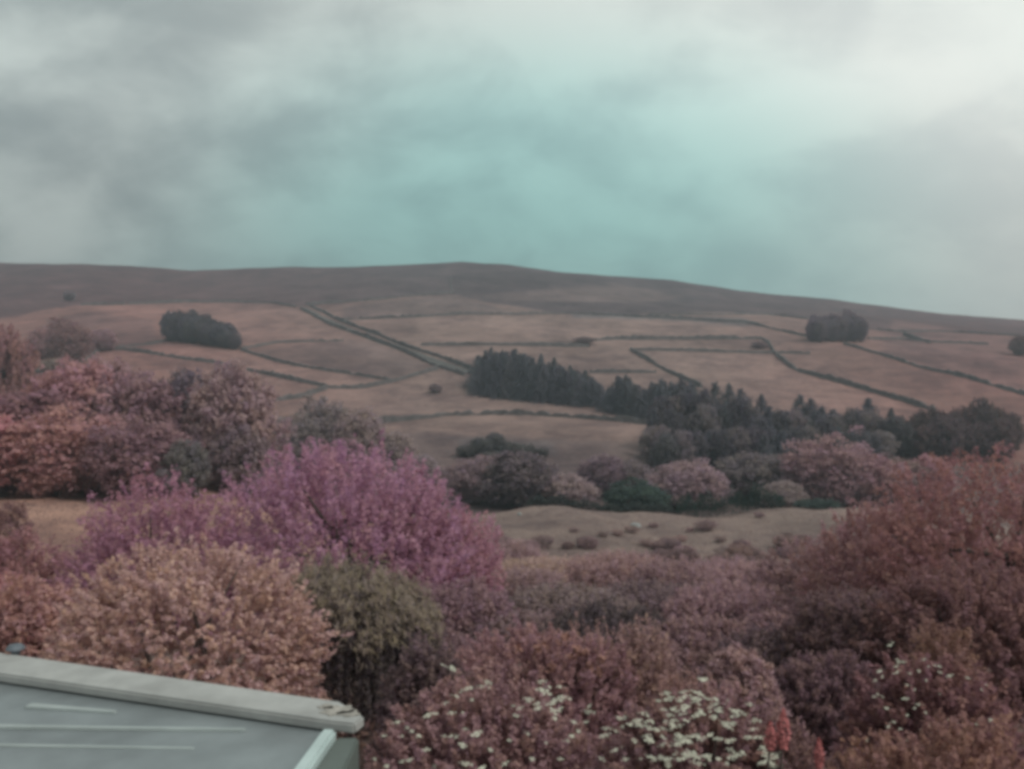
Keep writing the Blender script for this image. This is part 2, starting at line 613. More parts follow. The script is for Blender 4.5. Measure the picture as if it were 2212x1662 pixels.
# ------------------------------------------------------------------ prototypes of the distant trees (height 1, width 1)
def round_proto(seed, n_cl=420, per=30, leaf=0.027, trunk=0.03, **kw):
    rng = np.random.default_rng(seed)
    zc = trunk + (1 - trunk) * 0.5
    Q, t, h, c = crown_arrays(rng, 0.45, 0.45, (1 - trunk) * 0.47, zc, n_cl, per, 0.115, leaf, shell=0.45, lobe_amp=0.34, zmin=-1.0, **kw)
    cr = quads_mesh('crown', Q, t, h)
    tr = tube_mesh('trunk', limb_paths(rng, c, 1.0, 0.62, 0.022, 9), 5)
    return cr, tr


def conifer_proto(seed, per=60, tiers=15, r0=0.5, lean=0.0):
    rng = np.random.default_rng(seed)
    pos, out, al = [], [], []
    for k in range(tiers):
        z = 0.06 + 0.92 * (k / (tiers - 1)) ** 0.95
        rr = r0 * (1 - z ** 1.5) ** 0.8 + 0.03
        nb = max(3, int(9 * (1 - z) + 3))
        ph = rng.uniform(0, 6.3)
        for b in range(nb):
            a = ph + 2 * math.pi * b / nb + rng.normal(0, 0.2)
            ln = rr * rng.uniform(0.65, 1.12)
            s = rng.uniform(0.05, 1, per) ** 0.7
            d = np.array([math.cos(a), math.sin(a), 0])
            p = d[None] * (s * ln)[:, None]
            p[:, 2] = z - 0.10 * s * ln * 2 + rng.normal(0, 0.012, per) + rng.uniform(-0.02, 0.02)
            p += rng.normal(0, 0.02, (per, 3))
            pos.append(p); out.append(np.repeat(d[None], per, 0)); al.append(np.repeat((d + np.array([0, 0, -0.25]))[None], per, 0))
    pos = np.concatenate(pos); out = np.concatenate(out); al = np.concatenate(al)
    Q = leaf_quads(rng, pos, out, 0.021, 0.5, 0.6, 0.5, 0.2, al)
    n = len(Q)
    cr = quads_mesh('crown', Q, rng.uniform(0, 1, n), rng.uniform(0, 1, n))
    tr = tube_mesh('trunk', [([(0, 0, -0.04), (0, 0, 0.5), (0, 0, 0.97)], [0.024, 0.016, 0.003])], 5)
    return cr, tr


P_ROUND = [round_proto(s) for s in (11, 12, 13, 14, 15)]
P_TALL = [round_proto(s, trunk=0.05, elong=0.08) for s in (21, 22, 23)]
P_CON = [conifer_proto(s) for s in (31, 32, 33, 34)]
P_SPRAY = [round_proto(s, n_cl=220, per=36, trunk=0.03, elong=0.12, leaf=0.022) for s in (41, 42, 43)]
PROTOS = dict(round=P_ROUND, tall=P_TALL, conifer=P_CON, spray=P_SPRAY)
_rs = random.Random(3)
LK = 2.25


def far_tree(name, label, cat, x, y, H, W, kind, color, group=None, var=0.12):
    cr, tr = _rs.choice(PROTOS[kind])
    z = g(x, y)
    t = empty(name, (x, y, z - 0.05), label, cat, group, _rs.uniform(0, 6.28))
    k = 1 + _rs.uniform(-var, var)
    c = tuple(max(0.0, ch * k * (1 + _rs.uniform(-0.04, 0.04))) for ch in leafy(color, LK))
    o = link('crown', cr, t, color=c)
    o.scale = (W, W, H)
    o = link('trunk', tr, t)
    o.scale = (W * 0.5 + H * 0.5, W * 0.5 + H * 0.5, H)
    return t


def tree_base(name, label, cat, u, vb, hpx, wpx, kind, color, group=None, ymin=190):
    x, y = hit(u, vb, ymin)
    return far_tree(name, label, cat, x, y, hpx / F * y, wpx / F * y, kind, color, group, 0.08)


# false-colour film: leaves reflect strongly, so the colours below are raised towards near-infrared leaf albedo
def leafy(c, k=1.75, sat=0.78):
    m = sum(c) / 3.0
    return tuple(min(0.80, (m + (ch - m) * sat) * k * f_) for ch, f_ in zip(c, (1.0, 0.955, 0.965)))


def tree_px(name, label, cat, u, vtop, y, wpx, kind, color, group=None, var=0.10):
    x = (u - CX) / F * y
    H = -(vtop - CY) / F * y - g(x, y)
    return far_tree(name, label, cat, x, y, H, wpx / F * y, kind, color, group, var)


# leaf colours (false-colour foliage: living leaves look tan, rose and mauve, conifers slate grey)
K_CONIFER = (0.072, 0.083, 0.090)
K_CONIFER_B = (0.075, 0.075, 0.080)
K_DARKMAUVE = (0.095, 0.083, 0.087)
K_MAUVE = (0.178, 0.138, 0.145)
K_ROSE = (0.200, 0.138, 0.142)
K_GREY = (0.125, 0.115, 0.112)
K_GREEN = (0.040, 0.072, 0.058)
K_RED = (0.160, 0.098, 0.098)
K_MAGENTA = (0.290, 0.170, 0.225)
K_PEACH = (0.345, 0.256, 0.212)
K_RUST = (0.235, 0.132, 0.120)

# ------------------------------------------------------------------ dry stone walls and the lane


def densify(px, step=9.0, ymin=190):
    P = []
    for (a, b) in zip(px[:-1], px[1:]):
        n = max(1, int(math.hypot(b[0] - a[0], b[1] - a[1]) / step))
        for i in range(n):
            t = i / n
            P.append(hit(a[0] + (b[0] - a[0]) * t, a[1] + (b[1] - a[1]) * t, ymin))
    P.append(hit(px[-1][0], px[-1][1], ymin))
    P = np.array(P)
    for _ in range(2):
        Q = P.copy()
        Q[1:-1] = (P[:-2] + 2 * P[1:-1] + P[2:]) / 4
        P = Q
    # even steps of about 1.6 m
    s = np.concatenate([[0], np.cumsum(np.linalg.norm(np.diff(P, axis=0), axis=1))])
    m = max(2, int(s[-1] / 1.6))
    t = np.linspace(0, s[-1], m)
    return np.stack([np.interp(t, s, P[:, 0]), np.interp(t, s, P[:, 1])], 1)


def stone_wall(label, px, h=1.6, wd=0.75, seed=0, ymin=190, name='dry_stone_wall'):
    P = densify(px, ymin=ymin)
    rng = np.random.default_rng(seed)
    T = np.gradient(P, axis=0); T = T / np.maximum(np.linalg.norm(T, axis=1, keepdims=True), 1e-6)
    N = np.stack([-T[:, 1], T[:, 0]], 1)
    z = ground(P[:, 0], P[:, 1])
    o3 = np.array([P[0, 0], P[0, 1], z[0]])
    V, Fc = [], []
    prof = [(-0.62, -0.9), (-0.5, 0.55), (-0.36, 1.0), (0.36, 1.0), (0.5, 0.55), (0.62, -0.9)]
    hh = h * (1 + rng.normal(0, 0.14, len(P)) + 0.16 * np.sin(np.arange(len(P)) * 0.21 + seed) + 0.14 * np.sin(np.arange(len(P)) * 0.057 + 2 * seed))
    # fallen gaps here and there
    for _ in range(len(P) // 60):
        i = rng.integers(0, len(P)); hh[i:i + 2] *= 0.45
    for i in range(len(P)):
        for (a, b) in prof:
            q = P[i] + N[i] * (a * wd + rng.normal(0, 0.05))
            zz = z[i] + (b * hh[i] + rng.normal(0, 0.06) if b > 0 else b)
            V.append((q[0] - o3[0], q[1] - o3[1], zz - o3[2]))
    for i in range(len(P) - 1):
        for k in range(5):
            Fc.append((i * 6 + k, i * 6 + k + 1, i * 6 + k + 7, i * 6 + k + 6))
    Fc.append(tuple(range(6))); e = (len(P) - 1) * 6
    Fc.append(tuple(e + k for k in reversed(range(6))))
    me = bpy.data.meshes.new(name)
    me.from_pydata(V, [], Fc)
    me.materials.append(M_STONE)
    o = bpy.data.objects.new(name, me)
    o.location = o3
    col.objects.link(o)
    return tag(o, label, 'wall')


WALLS = [
    ('grey intake wall between the western moor and the pale field above the small sloping clump', [(174, 660), (285, 658), (402, 653), (503, 653), (587, 655), (640, 664)], 1.7),
    ('grey wall climbing gently from the head of the lane under the moor', [(660, 660), (729, 654), (821, 648), (894, 639), (978, 634)], 1.7),
    ('faint wall running straight up the moor towards the summit', [(978, 634), (972, 615), (974, 599)], 1.3),
    ('long grey wall dividing the moor from the widest pale field', [(729, 692), (821, 689), (912, 685), (1004, 680), (1113, 680), (1223, 678), (1333, 683), (1480, 690), (1622, 699), (1666, 711), (1747, 729)], 1.7),
    ('upper moor wall ending at the dark square copse', [(1403, 680), (1531, 680), (1659, 680), (1743, 689)], 1.3),
    ('wall along the moor edge beyond the dark square copse', [(1875, 711), (1952, 718), (2025, 716), (2182, 725), (2240, 729)], 1.4),
    ('low broken wall on the slope below the moor edge beyond the copse', [(1875, 733), (1952, 734), (2010, 740), (2135, 745)], 1.2),
    ('short thick dark wall joining two field walls beyond the copse', [(1952, 726), (2010, 742)], 2.2),
    ('straight grey wall running downhill from the dark square copse', [(1823, 744), (1922, 773), (1988, 795), (2080, 815), (2240, 862)], 1.7),
    ('bold dark wall with a sharp corner running down to the wood', [(1249, 738), (1333, 734), (1484, 734), (1655, 733), (1666, 754), (1681, 773), (1721, 802), (1787, 820), (1878, 846), (1951, 868), (2021, 890)], 2.1),
    ('thin level wall crossing behind the bold cornered wall', [(1369, 757), (1484, 759), (1549, 761), (1659, 764), (1750, 765)], 1.5),
    ('dark diagonal wall descending to the pointed trees of the wood', [(1362, 758), (1399, 779), (1442, 804), (1484, 823), (1516, 839)], 2.2),
    ('level wall above the long conifer plantation', [(909, 747), (1026, 746), (1132, 747), (1274, 750)], 1.6),
    ('short level wall behind the gap between the plantation and the wood', [(1274, 806), (1345, 806), (1417, 806)], 1.4),
    ('lower wall of the walled lane down the hillside', [(650, 668), (674, 680), (711, 702), (784, 727), (857, 753), (931, 788), (1004, 812)], 2.0),
    ('upper wall of the walled lane down the hillside', [(670, 662), (686, 669), (733, 694), (813, 723), (879, 751), (952, 773), (1020, 800)], 2.0),
    ('wall between the rough enclosure and the pale strip field', [(520, 757), (604, 784), (674, 797), (748, 808), (850, 824)], 1.5),
    ('long grey wall running down from the round bushes to the wall junction', [(218, 756), (268, 757), (335, 766), (402, 777), (470, 786), (587, 813), (708, 838)], 1.8),
    ('curving wall linking the wall junction to the foot of the lane', [(708, 839), (777, 841), (850, 826), (901, 811), (945, 799)], 1.8),
    ('wall curving from the wall junction into the tall trees', [(706, 841), (654, 860), (587, 868), (500, 872)], 1.8),
    ('dark bowed wall across the field below the plantation', [(812, 916), (894, 908), (967, 899), (1059, 896), (1150, 897), (1242, 903), (1400, 918)], 1.9),
    ('low grassy wall dropping from the round bushes to the field corner', [(214, 759), (168, 788), (74, 806)], 1.4),
    ('faint wall between the round bush and the small sloping clump', [(235, 753), (335, 744), (379, 731)], 1.2),
    ('wall from the small sloping clump along the rough enclosure', [(520, 755), (604, 741), (742, 737)], 1.3),
]
for i, (lb, px, h) in enumerate(WALLS):
    stone_wall(lb, px, h * 0.92, 0.9, i)


def lane():
    a = densify([(655, 666), (700, 691), (784, 725), (870, 755), (945, 783), (1012, 806)])
    T = np.gradient(a, axis=0); T /= np.linalg.norm(T, axis=1, keepdims=True)
    N = np.stack([-T[:, 1], T[:, 0]], 1)
    V, Fc = [], []
    offs = np.linspace(-2.6, 2.6, 6)
    for i in range(len(a)):
        for o in offs:
            q = a[i] + N[i] * o
            V.append((q[0], q[1], g(q[0], q[1]) + 0.12))
    for i in range(len(a) - 1):
        for k in range(5):
            Fc.append((i * 6 + k, i * 6 + k + 1, i * 6 + k + 7, i * 6 + k + 6))
    me = bpy.data.meshes.new('lane')
    me.from_pydata(V, [], Fc)
    o = link('lane', me, None, M_LANE)
    o['kind'] = 'structure'


lane()

# ------------------------------------------------------------------ hillside clumps, plantation, wood
rnd = random.Random(8)


def clump(label, group, name, cat, pts, kind, color, hpx, wpx, var=0.12, ymin=190, depth=0.0):
    for (u, v, s) in pts:
        x, y = hit(u, v, ymin)
        y += depth
        x = (u - CX) / F * y
        sc_ = y / F
        far_tree(name, label, cat, x, y, hpx * s * sc_, wpx * sc_ * rnd.uniform(0.85, 1.2), kind, color, group, var)


# small conifer clump on the western field
pts = []
for i in range(8):
    t = i / 7
    pts.append((390 + 100 * t + rnd.uniform(-3, 3), 738 + 14 * t, rnd.uniform(0.85, 1.1) * (1.0 - 0.35 * t)))
for i in range(7):
    t = i / 6
    pts.append((400 + 95 * t + rnd.uniform(-4, 4), 728 + 12 * t, rnd.uniform(0.8, 1.0) * (1.0 - 0.3 * t)))
clump('dark slate tree in the small sloping clump on the western field', 'small sloping clump', 'clump_tree', 'tree', pts, 'tall', K_CONIFER_B, 60, 36)
clump('tall slim dark tree standing apart beside the small sloping clump', None, 'slim_tree', 'tree', [(367, 738, 1.0)], 'tall', K_CONIFER_B, 64, 34)
clump('low dark bush at the foot of the small sloping clump', None, 'low_bush', 'bush', [(507, 756, 1.0)], 'round', K_CONIFER_B, 34, 32)

# square copse on the eastern field
pts = []
for r_ in range(3):
    for i in range(8):
        pts.append((1755 + 15 * i + rnd.uniform(-3, 3), 739 - r_ * 6 - 1.0 * i * 0.0 + rnd.uniform(-1, 1), rnd.uniform(0.85, 1.05)))
clump('dark rounded tree in the dense square copse below the moor', 'dense square copse', 'copse_tree', 'tree', pts, 'round', (0.105, 0.088, 0.10), 46, 28)

# long plantation
pts = []
for r_ in range(4):
    for i in range(17):
        t = i / 16
        u = 1036 + 252 * t + rnd.uniform(-9, 9)
        v = 857 - 4 + 26 * t - r_ * (6 - 2 * t)
        prof = np.interp(t, [0, 0.08, 0.35, 0.55, 0.7, 0.85, 1], [0.80, 0.98, 1.02, 0.98, 0.82, 0.70, 0.55])
        pts.append((u, v, prof * rnd.uniform(0.86, 1.04)))
clump('slate grey conifer in the long plantation block on the pale field', 'long conifer plantation', 'conifer_tree', 'tree', pts, 'conifer', K_CONIFER, 88, 56, 0.22)

# wood running down to the stream
pts = []
for (u, v, s) in [(1315, 888, .55), (1335, 892, .85), (1352, 895, .9), (1372, 900, .75), (1390, 905, .7), (1408, 905, .85), (1428, 908, .95), (1450, 910, .9), (1470, 912, 1.0), (1490, 915, .95)]:
    pts.append((u, v, s)); pts.append((u + 8, v - 8, s * 0.85))
clump('dark pointed conifer in the row joining the plantation to the wood', 'row joining plantation and wood', 'conifer_tree', 'tree', pts, 'conifer', K_CONIFER, 92, 62, 0.2)
WOOD = []
for (u, vt, y) in [(1545, 828, 262), (1575, 832, 258), (1600, 842, 262), (1520, 845, 255), (1645, 855, 258), (1662, 880, 250), (1700, 895, 255), (1728, 855, 262), (1752, 862, 258), (1775, 880, 252), (1800, 885, 258), (1875, 862, 262), (1850, 900, 255), (1830, 905, 250)]:
    lb, gr = ('dark pointed conifer in the tall cluster under the foot of the diagonal wall', 'tall conifer cluster of the stream wood') if u < 1610 else \
        ('narrow pointed conifer standing clear between the tall and twin conifer clusters', 'narrow conifers between the clusters') if u < 1690 else \
        ('one of the close pair of pointed conifers in the middle of the wood edge', 'pair of conifers at the wood edge') if u in (1728, 1752) else \
        ('lone pointed conifer standing above the wood beside the dense brown clump', None) if u == 1875 else \
        ('short pointed conifer rising from the low middle of the stream wood', 'short conifers of the stream wood')
    tree_px('conifer_tree', lb, 'tree', u, vt, y, 88, 'conifer', K_CONIFER, gr)
WOOD = [(1412, 900, 240), (1432, 880, 248), (1455, 872, 250), (1478, 868, 250), (1500, 862, 250), (1522, 868, 246), (1420, 930, 230), (1448, 915, 236), (1472, 905, 238), (1496, 900, 240), (1520, 905, 238),
        (1545, 888, 244), (1565, 900, 238), (1590, 895, 242), (1615, 890, 244), (1640, 905, 240), (1662, 915, 238), (1440, 950, 222), (1470, 945, 224), (1500, 940, 226), (1530, 938, 228), (1560, 940, 226), (1590, 935, 228), (1620, 930, 230), (1650, 945, 226),
        (1685, 910, 242), (1708, 905, 244), (1735, 905, 244), (1760, 908, 244), (1785, 905, 244), (1812, 912, 242), (1840, 915, 242), (1690, 945, 230), (1720, 940, 232), (1750, 935, 232), (1780, 930, 234), (1810, 940, 232), (1840, 945, 230), (1870, 905, 246), (1898, 915, 244), (1925, 893, 248), (1870, 945, 232), (1905, 940, 234), (1940, 925, 240)]
for i, (u, vt, y) in enumerate(WOOD):
    k, c_, lb, gr = [('conifer', K_CONIFER, 'slate grey conifer packed among the broadleaf trees of the stream wood', 'inner conifers of the stream wood'),
                     ('tall', K_CONIFER_B, 'dark slate broadleaf tree packed in the stream wood', 'dark broadleaf trees of the stream wood'),
                     ('tall', K_GREY, 'paler grey broadleaf tree packed in the stream wood', 'grey broadleaf trees of the stream wood')][[0, 1, 2, 1][i % 4]]
    tree_px('wood_tree', lb, 'tree', u, vt - 14 + rnd.uniform(-12, 10), y, rnd.uniform(58, 82), k, c_, gr, 0.18)
for (u, vt, y) in [(1985, 905, 246), (2015, 890, 246), (2050, 893, 244), (2085, 892, 246), (2120, 886, 246), (2150, 890, 244), (2178, 905, 244), (2000, 930, 238), (2040, 925, 236), (2080, 930, 238), (2120, 925, 238), (2160, 930, 236)]:
    tree_px('clump_tree', 'dark brown rounded tree in the dense clump below the cornered wall', 'tree', u, vt - 12 + rnd.uniform(-8, 8), y, rnd.uniform(60, 80), 'tall', (0.085, 0.066, 0.064), 'dense brown clump', 0.12)

# trees along the stream (each its own look)
tree_px('stream_tree', 'round mauve tree behind the green stream bush', 'tree', 1482, 996, 182, 165, 'round', K_MAUVE)
tree_px('stream_tree', 'large round rose tree in front of the dark wood', 'tree', 1785, 958, 184, 180, 'round', K_ROSE)
tree_px('stream_tree', 'rose tree with dark gaps beside the large round rose tree', 'tree', 1880, 985, 186, 150, 'tall', (0.235, 0.150, 0.155))
tree_px('stream_tree', 'olive grey tree between the mauve and rose stream trees', 'tree', 1625, 975, 190, 150, 'tall', K_GREY)
tree_px('stream_tree', 'small grey shrub left of the dark stream hedge gap', 'tree', 1690, 1040, 178, 100, 'round', (0.19, 0.16, 0.145))
tree_px('stream_tree', 'broad dark grey tree on the stream bank below the bowed wall', 'tree', 1125, 978, 184, 200, 'round', K_DARKMAUVE)
tree_px('stream_tree', 'smaller dark mauve tree leaning on the broad grey stream tree', 'tree', 1035, 1000, 188, 140, 'round', (0.17, 0.13, 0.14))
tree_px('stream_tree', 'grey brown bush right of the broad dark stream tree', 'bush', 1232, 1030, 178, 115, 'round', (0.195, 0.16, 0.155))
tree_px('stream_tree', 'dark purple rounded tree at the bottom of the rough slope', 'tree', 1300, 990, 196, 110, 'round', (0.125, 0.10, 0.118))
tree_px('stream_tree', 'small slate bush between the dark purple tree and the wood', 'bush', 1368, 998, 196, 85, 'round', K_GREY)
for (u, vb, h_, w_) in [(1008, 988, 24, 44), (1040, 984, 36, 50), (1072, 978, 40, 46), (1102, 986, 28, 48), (1138, 990, 26, 44), (1168, 988, 18, 36), (1060, 996, 20, 60)]:
    tree_base('scrub_bush', 'dark green grey bush in the scrub patch on the rough slope', 'bush', u, vb, h_, w_, 'round', (0.078, 0.086, 0.080), 'scrub patch on the rough slope')
tree_px('stream_tree', 'small rose tree below the dense brown clump', 'tree', 2010, 985, 192, 95, 'round', (0.25, 0.15, 0.15))
tree_px('stream_tree', 'dark brown tree tucked under the small rose tree', 'tree', 1945, 1000, 192, 120, 'round', (0.15, 0.115, 0.11))
# dark green stream bushes and hedges
tree_px('green_bush', 'dark green bush where the stream enters the near field', 'bush', 1378, 1050, 166, 145, 'round', K_GREEN)
tree_px('green_bush', 'flat dark green bush at the end of the near field hedge', 'bush', 1765, 1082, 164, 90, 'round', K_GREEN)


def hedge(label, pts, y, h, wd, color, seed, leaf=0.16, n=2600):
    rng = np.random.default_rng(seed)
    P = np.array([((u - CX) / F * y, y + (v - 1100) * -0.15) for u, v in pts])
    s = np.concatenate([[0], np.cumsum(np.linalg.norm(np.diff(P, axis=0), axis=1))])
    t = rng.uniform(0, s[-1], n)
    x = np.interp(t, s, P[:, 0]); yy = np.interp(t, s, P[:, 1])
    e = np.minimum(1, np.minimum(t, s[-1] - t) / (0.12 * s[-1]))
    hh = h * (0.5 + 0.5 * e) * (1 + 0.22 * np.sin(t * 1.3) + 0.12 * np.sin(t * 3.1))
    r1 = rng.uniform(-1, 1, n); r2 = rng.uniform(0, 1, n) ** 0.6
    pos = np.stack([x + rng.normal(0, 0.15, n), yy + r1 * wd * 0.5, ground(x, yy) + r2 * hh * (1 - 0.4 * r1 ** 2)], 1)
    o3 = np.array([P[0, 0], P[0, 1], g(*P[0])])
    out = np.stack([0 * r1, r1, r2], 1)
    Q = leaf_quads(rng, pos - o3, out, leaf, 0.5, 0.7)
    t0 = empty('stream_hedge', o3, label, 'hedge')
    link('foliage', quads_mesh('hedge_foliage', Q, rng.uniform(0, 1, n), rng.uniform(0, 1, n)), t0, color=color)
    stems = []
    for i in range(0, 14):
        tt = s[-1] * (i + 0.5) / 14
        a = np.array([np.interp(tt, s, P[:, 0]), np.interp(tt, s, P[:, 1])])
        b = np.array([a[0], a[1], g(*a)]) - o3
        stems.append(([b - np.array([0, 0, .1]), b + np.array([.1, 0, h * .35]), b + np.array([0, .1, h * .7])], [0.06, 0.05, 0.02]))
    link('stems', tube_mesh('hedge_stems', stems, 5), t0)


hedge('long low dark green hedge along the far edge of the near field', [(1455, 1118), (1500, 1110), (1560, 1102), (1620, 1100), (1692, 1102)], 155, 4.2, 2.4, K_GREEN, 71, n=5200)
hedge('thin dark hedge at the foot of the broad grey stream tree', [(1140, 1102), (1200, 1098), (1262, 1092), (1318, 1094)], 156, 2.0, 1.8, (0.060, 0.075, 0.068), 72, n=3600)
hedge('ragged dark hedge dipping below the green stream bush', [(1300, 1098), (1360, 1108), (1420, 1114), (1460, 1118)], 156, 1.5, 1.6, (0.075, 0.095, 0.085), 73, n=3000)

# western trees
tree_base('round_bush', 'small round rose bush beside the field wall corner', 'bush', 220, 758, 44, 56, 'round', (0.21, 0.14, 0.145))
tree_base('field_tree', 'large round rose tree above the grassy wall', 'tree', 146, 795, 90, 88, 'round', K_RED)
tree_base('field_tree', 'smaller rose tree behind the large round rose tree', 'tree', 90, 775, 66, 64, 'round', (0.21, 0.14, 0.14))
tree_base('field_bush', 'low green brown bush on the grassy field wall', 'bush', 120, 806, 32, 62, 'round', (0.17, 0.135, 0.11))
tree_px('edge_tree', 'tall dark red tree at the western valley edge', 'tree', 8, 700, 240, 130, 'tall', (0.17, 0.10, 0.095))
tree_base('field_bush', 'tiny lone thorn tree on the western moor edge', 'bush', 150, 650, 19, 24, 'round', (0.13, 0.105, 0.105))
tree_base('field_bush', 'dark bush on the eastern moor edge', 'bush', 2205, 768, 42, 46, 'round', (0.13, 0.10, 0.09))
tree_base('field_bush', 'small dark thorn bush in the pale field west of the plantation', 'bush', 940, 849, 20, 34, 'spray', (0.14, 0.118, 0.115))
tree_base('field_bush', 'dark thorn bush at the corner of the bold cornered wall', 'bush', 1640, 753, 16, 36, 'spray', (0.12, 0.10, 0.10))
tree_base('field_bush', 'low scrub at the western end of the bold cornered wall', 'bush', 1262, 744, 16, 46, 'spray', (0.12, 0.10, 0.10))
# big stand of trees on the western meadow
for (u, vt, y, w_, k, c, lb) in [
    (60, 850, 128, 330, 'round', K_RED, 'big spreading red brown tree at the meadow edge'),
    (195, 800, 140, 250, 'round', (0.225, 0.135, 0.14), 'tall rose brown tree in the middle of the meadow stand'),
    (290, 805, 136, 240, 'tall', (0.185, 0.125, 0.135), 'tall dull mauve tree in the meadow stand'),
    (400, 820, 142, 180, 'tall', (0.105, 0.100, 0.102), 'dark slate tree with a narrow crown in the meadow stand'),
    (500, 805, 134, 190, 'tall', (0.195, 0.150, 0.150), 'open airy mauve tree at the end of the meadow stand'),
    (520, 930, 128, 130, 'tall', (0.15, 0.125, 0.125), 'lower dark mauve tree under the airy mauve tree'),
    (130, 900, 122, 240, 'round', (0.24, 0.135, 0.13), 'lower red brown tree in front of the meadow stand'),
    (300, 920, 120, 220, 'round', (0.185, 0.12, 0.125), 'lower dusky rose tree in front of the meadow stand'),
    (400, 960, 118, 110, 'tall', (0.10, 0.098, 0.098), 'small slate tree in front of the meadow stand'),
    (250, 795, 160, 220, 'round', (0.215, 0.135, 0.14), 'tall rose tree at the back of the meadow stand'),
    (-60, 900, 118, 220, 'round', (0.235, 0.125, 0.12), 'red brown tree at the outer end of the meadow stand')]:
    tree_px('meadow_tree', lb, 'tree', u, vt, y, w_, k, c)
for (u, vt, y, w_, c, lb) in [
    (700, 880, 230, 110, (0.16, 0.135, 0.14), 'grey mauve tree behind the big magenta tree'),
    (770, 885, 228, 120, (0.175, 0.145, 0.145), 'second grey mauve tree behind the magenta tree, beside the bowed wall'),
    (640, 905, 222, 110, (0.155, 0.14, 0.135), 'grey tree between the meadow stand and the magenta tree'),
    (590, 930, 215, 100, (0.165, 0.14, 0.13), 'olive grey tree beside the meadow stand'),
    (850, 935, 225, 100, (0.19, 0.16, 0.15), 'low olive bush at the end of the bowed wall'),
    (900, 985, 205, 130, (0.185, 0.155, 0.15), 'low grey bush on the rough slope beside the magenta tree')]:
    tree_px('valley_tree', lb, 'tree', u, vt, y, w_, 'round', c)

# ------------------------------------------------------------------ near field details
for (u, v, s) in [(1525, 1145, 2.6), (1412, 1140, 1.2), (1365, 1152, 1.6), (1335, 1158, 1.2), (1470, 1170, 1.4), (1445, 1188, 1.0), (1555, 1172, 1.2), (1640, 1118, 1.3), (1590, 1190, 1.2), (1302, 1160, 1.1), (1395, 1180, 1.3), (1280, 1182, 1.0), (1490, 1150, 1.0), (1610, 1178, 1.1), (1700, 1160, 1.0), (1240, 1150, 1.1)]:
    x, y = hit(u, v, 96)
    far_tree('rush_clump', 'dark clump of rushes dotted over the near field', 'rushes', x, y, 0.55 * s + 0.15, 1.4 * s, 'spray', (0.185, 0.142, 0.13), 'rush clumps in the near field', 0.2)


for i in range(34):
    u = rnd.uniform(1060, 1760); v = 1172 + rnd.uniform(0, 55) + 0.02 * abs(u - 1400)
    x, y = hit(u, v, 70)
    s = rnd.uniform(0.6, 1.5)
    far_tree('field_edge_shrub', 'small dusty mauve shrub scattered along the near field edge', 'bush', x, y, 1.1 * s, 2.2 * s, rnd.choice(['spray', 'round']), rnd.choice([(0.165, 0.125, 0.12), (0.145, 0.115, 0.112), (0.185, 0.14, 0.125)]), 'shrubs along the near field edge', 0.15)


def boulder(label, u, v, w_, h_, seed):
    import bmesh
    x, y = hit(u, v, 96)
    bm = bmesh.new()
    bmesh.ops.create_icosphere(bm, subdivisions=3, radius=1.0)
    rng = np.random.default_rng(seed)
    D = unit(rng.normal(0, 1, (7, 3)))
    for vt in bm.verts:
        d = np.array(vt.co)
        k = 1 - max(0.0, float((D @ d).max()) - 0.72) * 1.0
        vt.co = (d[0] * k * w_ / 2, d[1] * k * w_ * 0.35, d[2] * k * h_ * 0.7)
    me = bpy.data.meshes.new('boulder')
    bm.to_mesh(me); bm.free()
    o = link('boulder', me, None, M_ROCK)
    o.location = (x, y, g(x, y) + h_ * 0.22)
    tag(o, label, 'boulder')


boulder('pale boulder lying alone in the near field', 1373, 1139, 1.7, 0.9, 4)
boulder('small pale stone near the thin dark hedge', 1122, 1114, 0.8, 0.6, 5)


def ground_cover(name, label, n, xr, yr, h, leaf, color, seed, patch, dens=1.6, aspect=0.2):
    rng = np.random.default_rng(seed)
    y = yr[0] * (yr[1] / yr[0]) ** rng.uniform(0, 1, n)
    a = rng.uniform(xr[0], xr[1], n)
    x = a * y
    m = patch(x, y)
    x, y = x[m], y[m]
    n = len(x)
    size = leaf * (0.6 + 0.4 * y / yr[1])
    lump = 0.5 + 0.5 * np.sin(x * 1.1 + 2 * np.sin(y * 0.5)) * np.sin(y * 0.8 + np.sin(x * 0.6))
    hh = rng.uniform(0, 1, n) * h * (0.3 + 0.9 * lump)
    pos = np.stack([x, y, ground(x, y) + hh * 0.5 + 0.02], 1)
    out = np.repeat(np.array([[0, -0.3, 0.6]]), n, 0)
    al = np.repeat(np.array([[0, 0, 1.0]]), n, 0)
    Q = leaf_quads(rng, pos, out, 1.0, 0.2, 0.7, aspect, 0, al)
    c = Q.mean(1, keepdims=True)
    Q = c + (Q - c) * size[:, None, None]
    o = link(name, quads_mesh(name, Q, 0.6 * rng.uniform(0, 1, n) + 0.4 * lump, rng.uniform(0, 1, n)), None, color=color)
    o['kind'] = 'stuff'
    o['label'] = label


ground_cover('field_grass', 'pale rough grass over the near field and western meadow', 42000, (-0.62, 0.5), (48, 158), 0.5, 0.22, tuple(C_NEAR * 1.25), 91,
             lambda x, y: (y > 90) | (x < -9))
ground_cover('undergrowth', 'tangled low undergrowth between the garden shrubs', 60000, (-0.68, 0.68), (7, 100), 0.9, 0.13, (0.24, 0.165, 0.145), 92,
             lambda x, y: (x > -9) | (y < 40), aspect=0.5)

# ------------------------------------------------------------------ near shrubs, each built at its own size


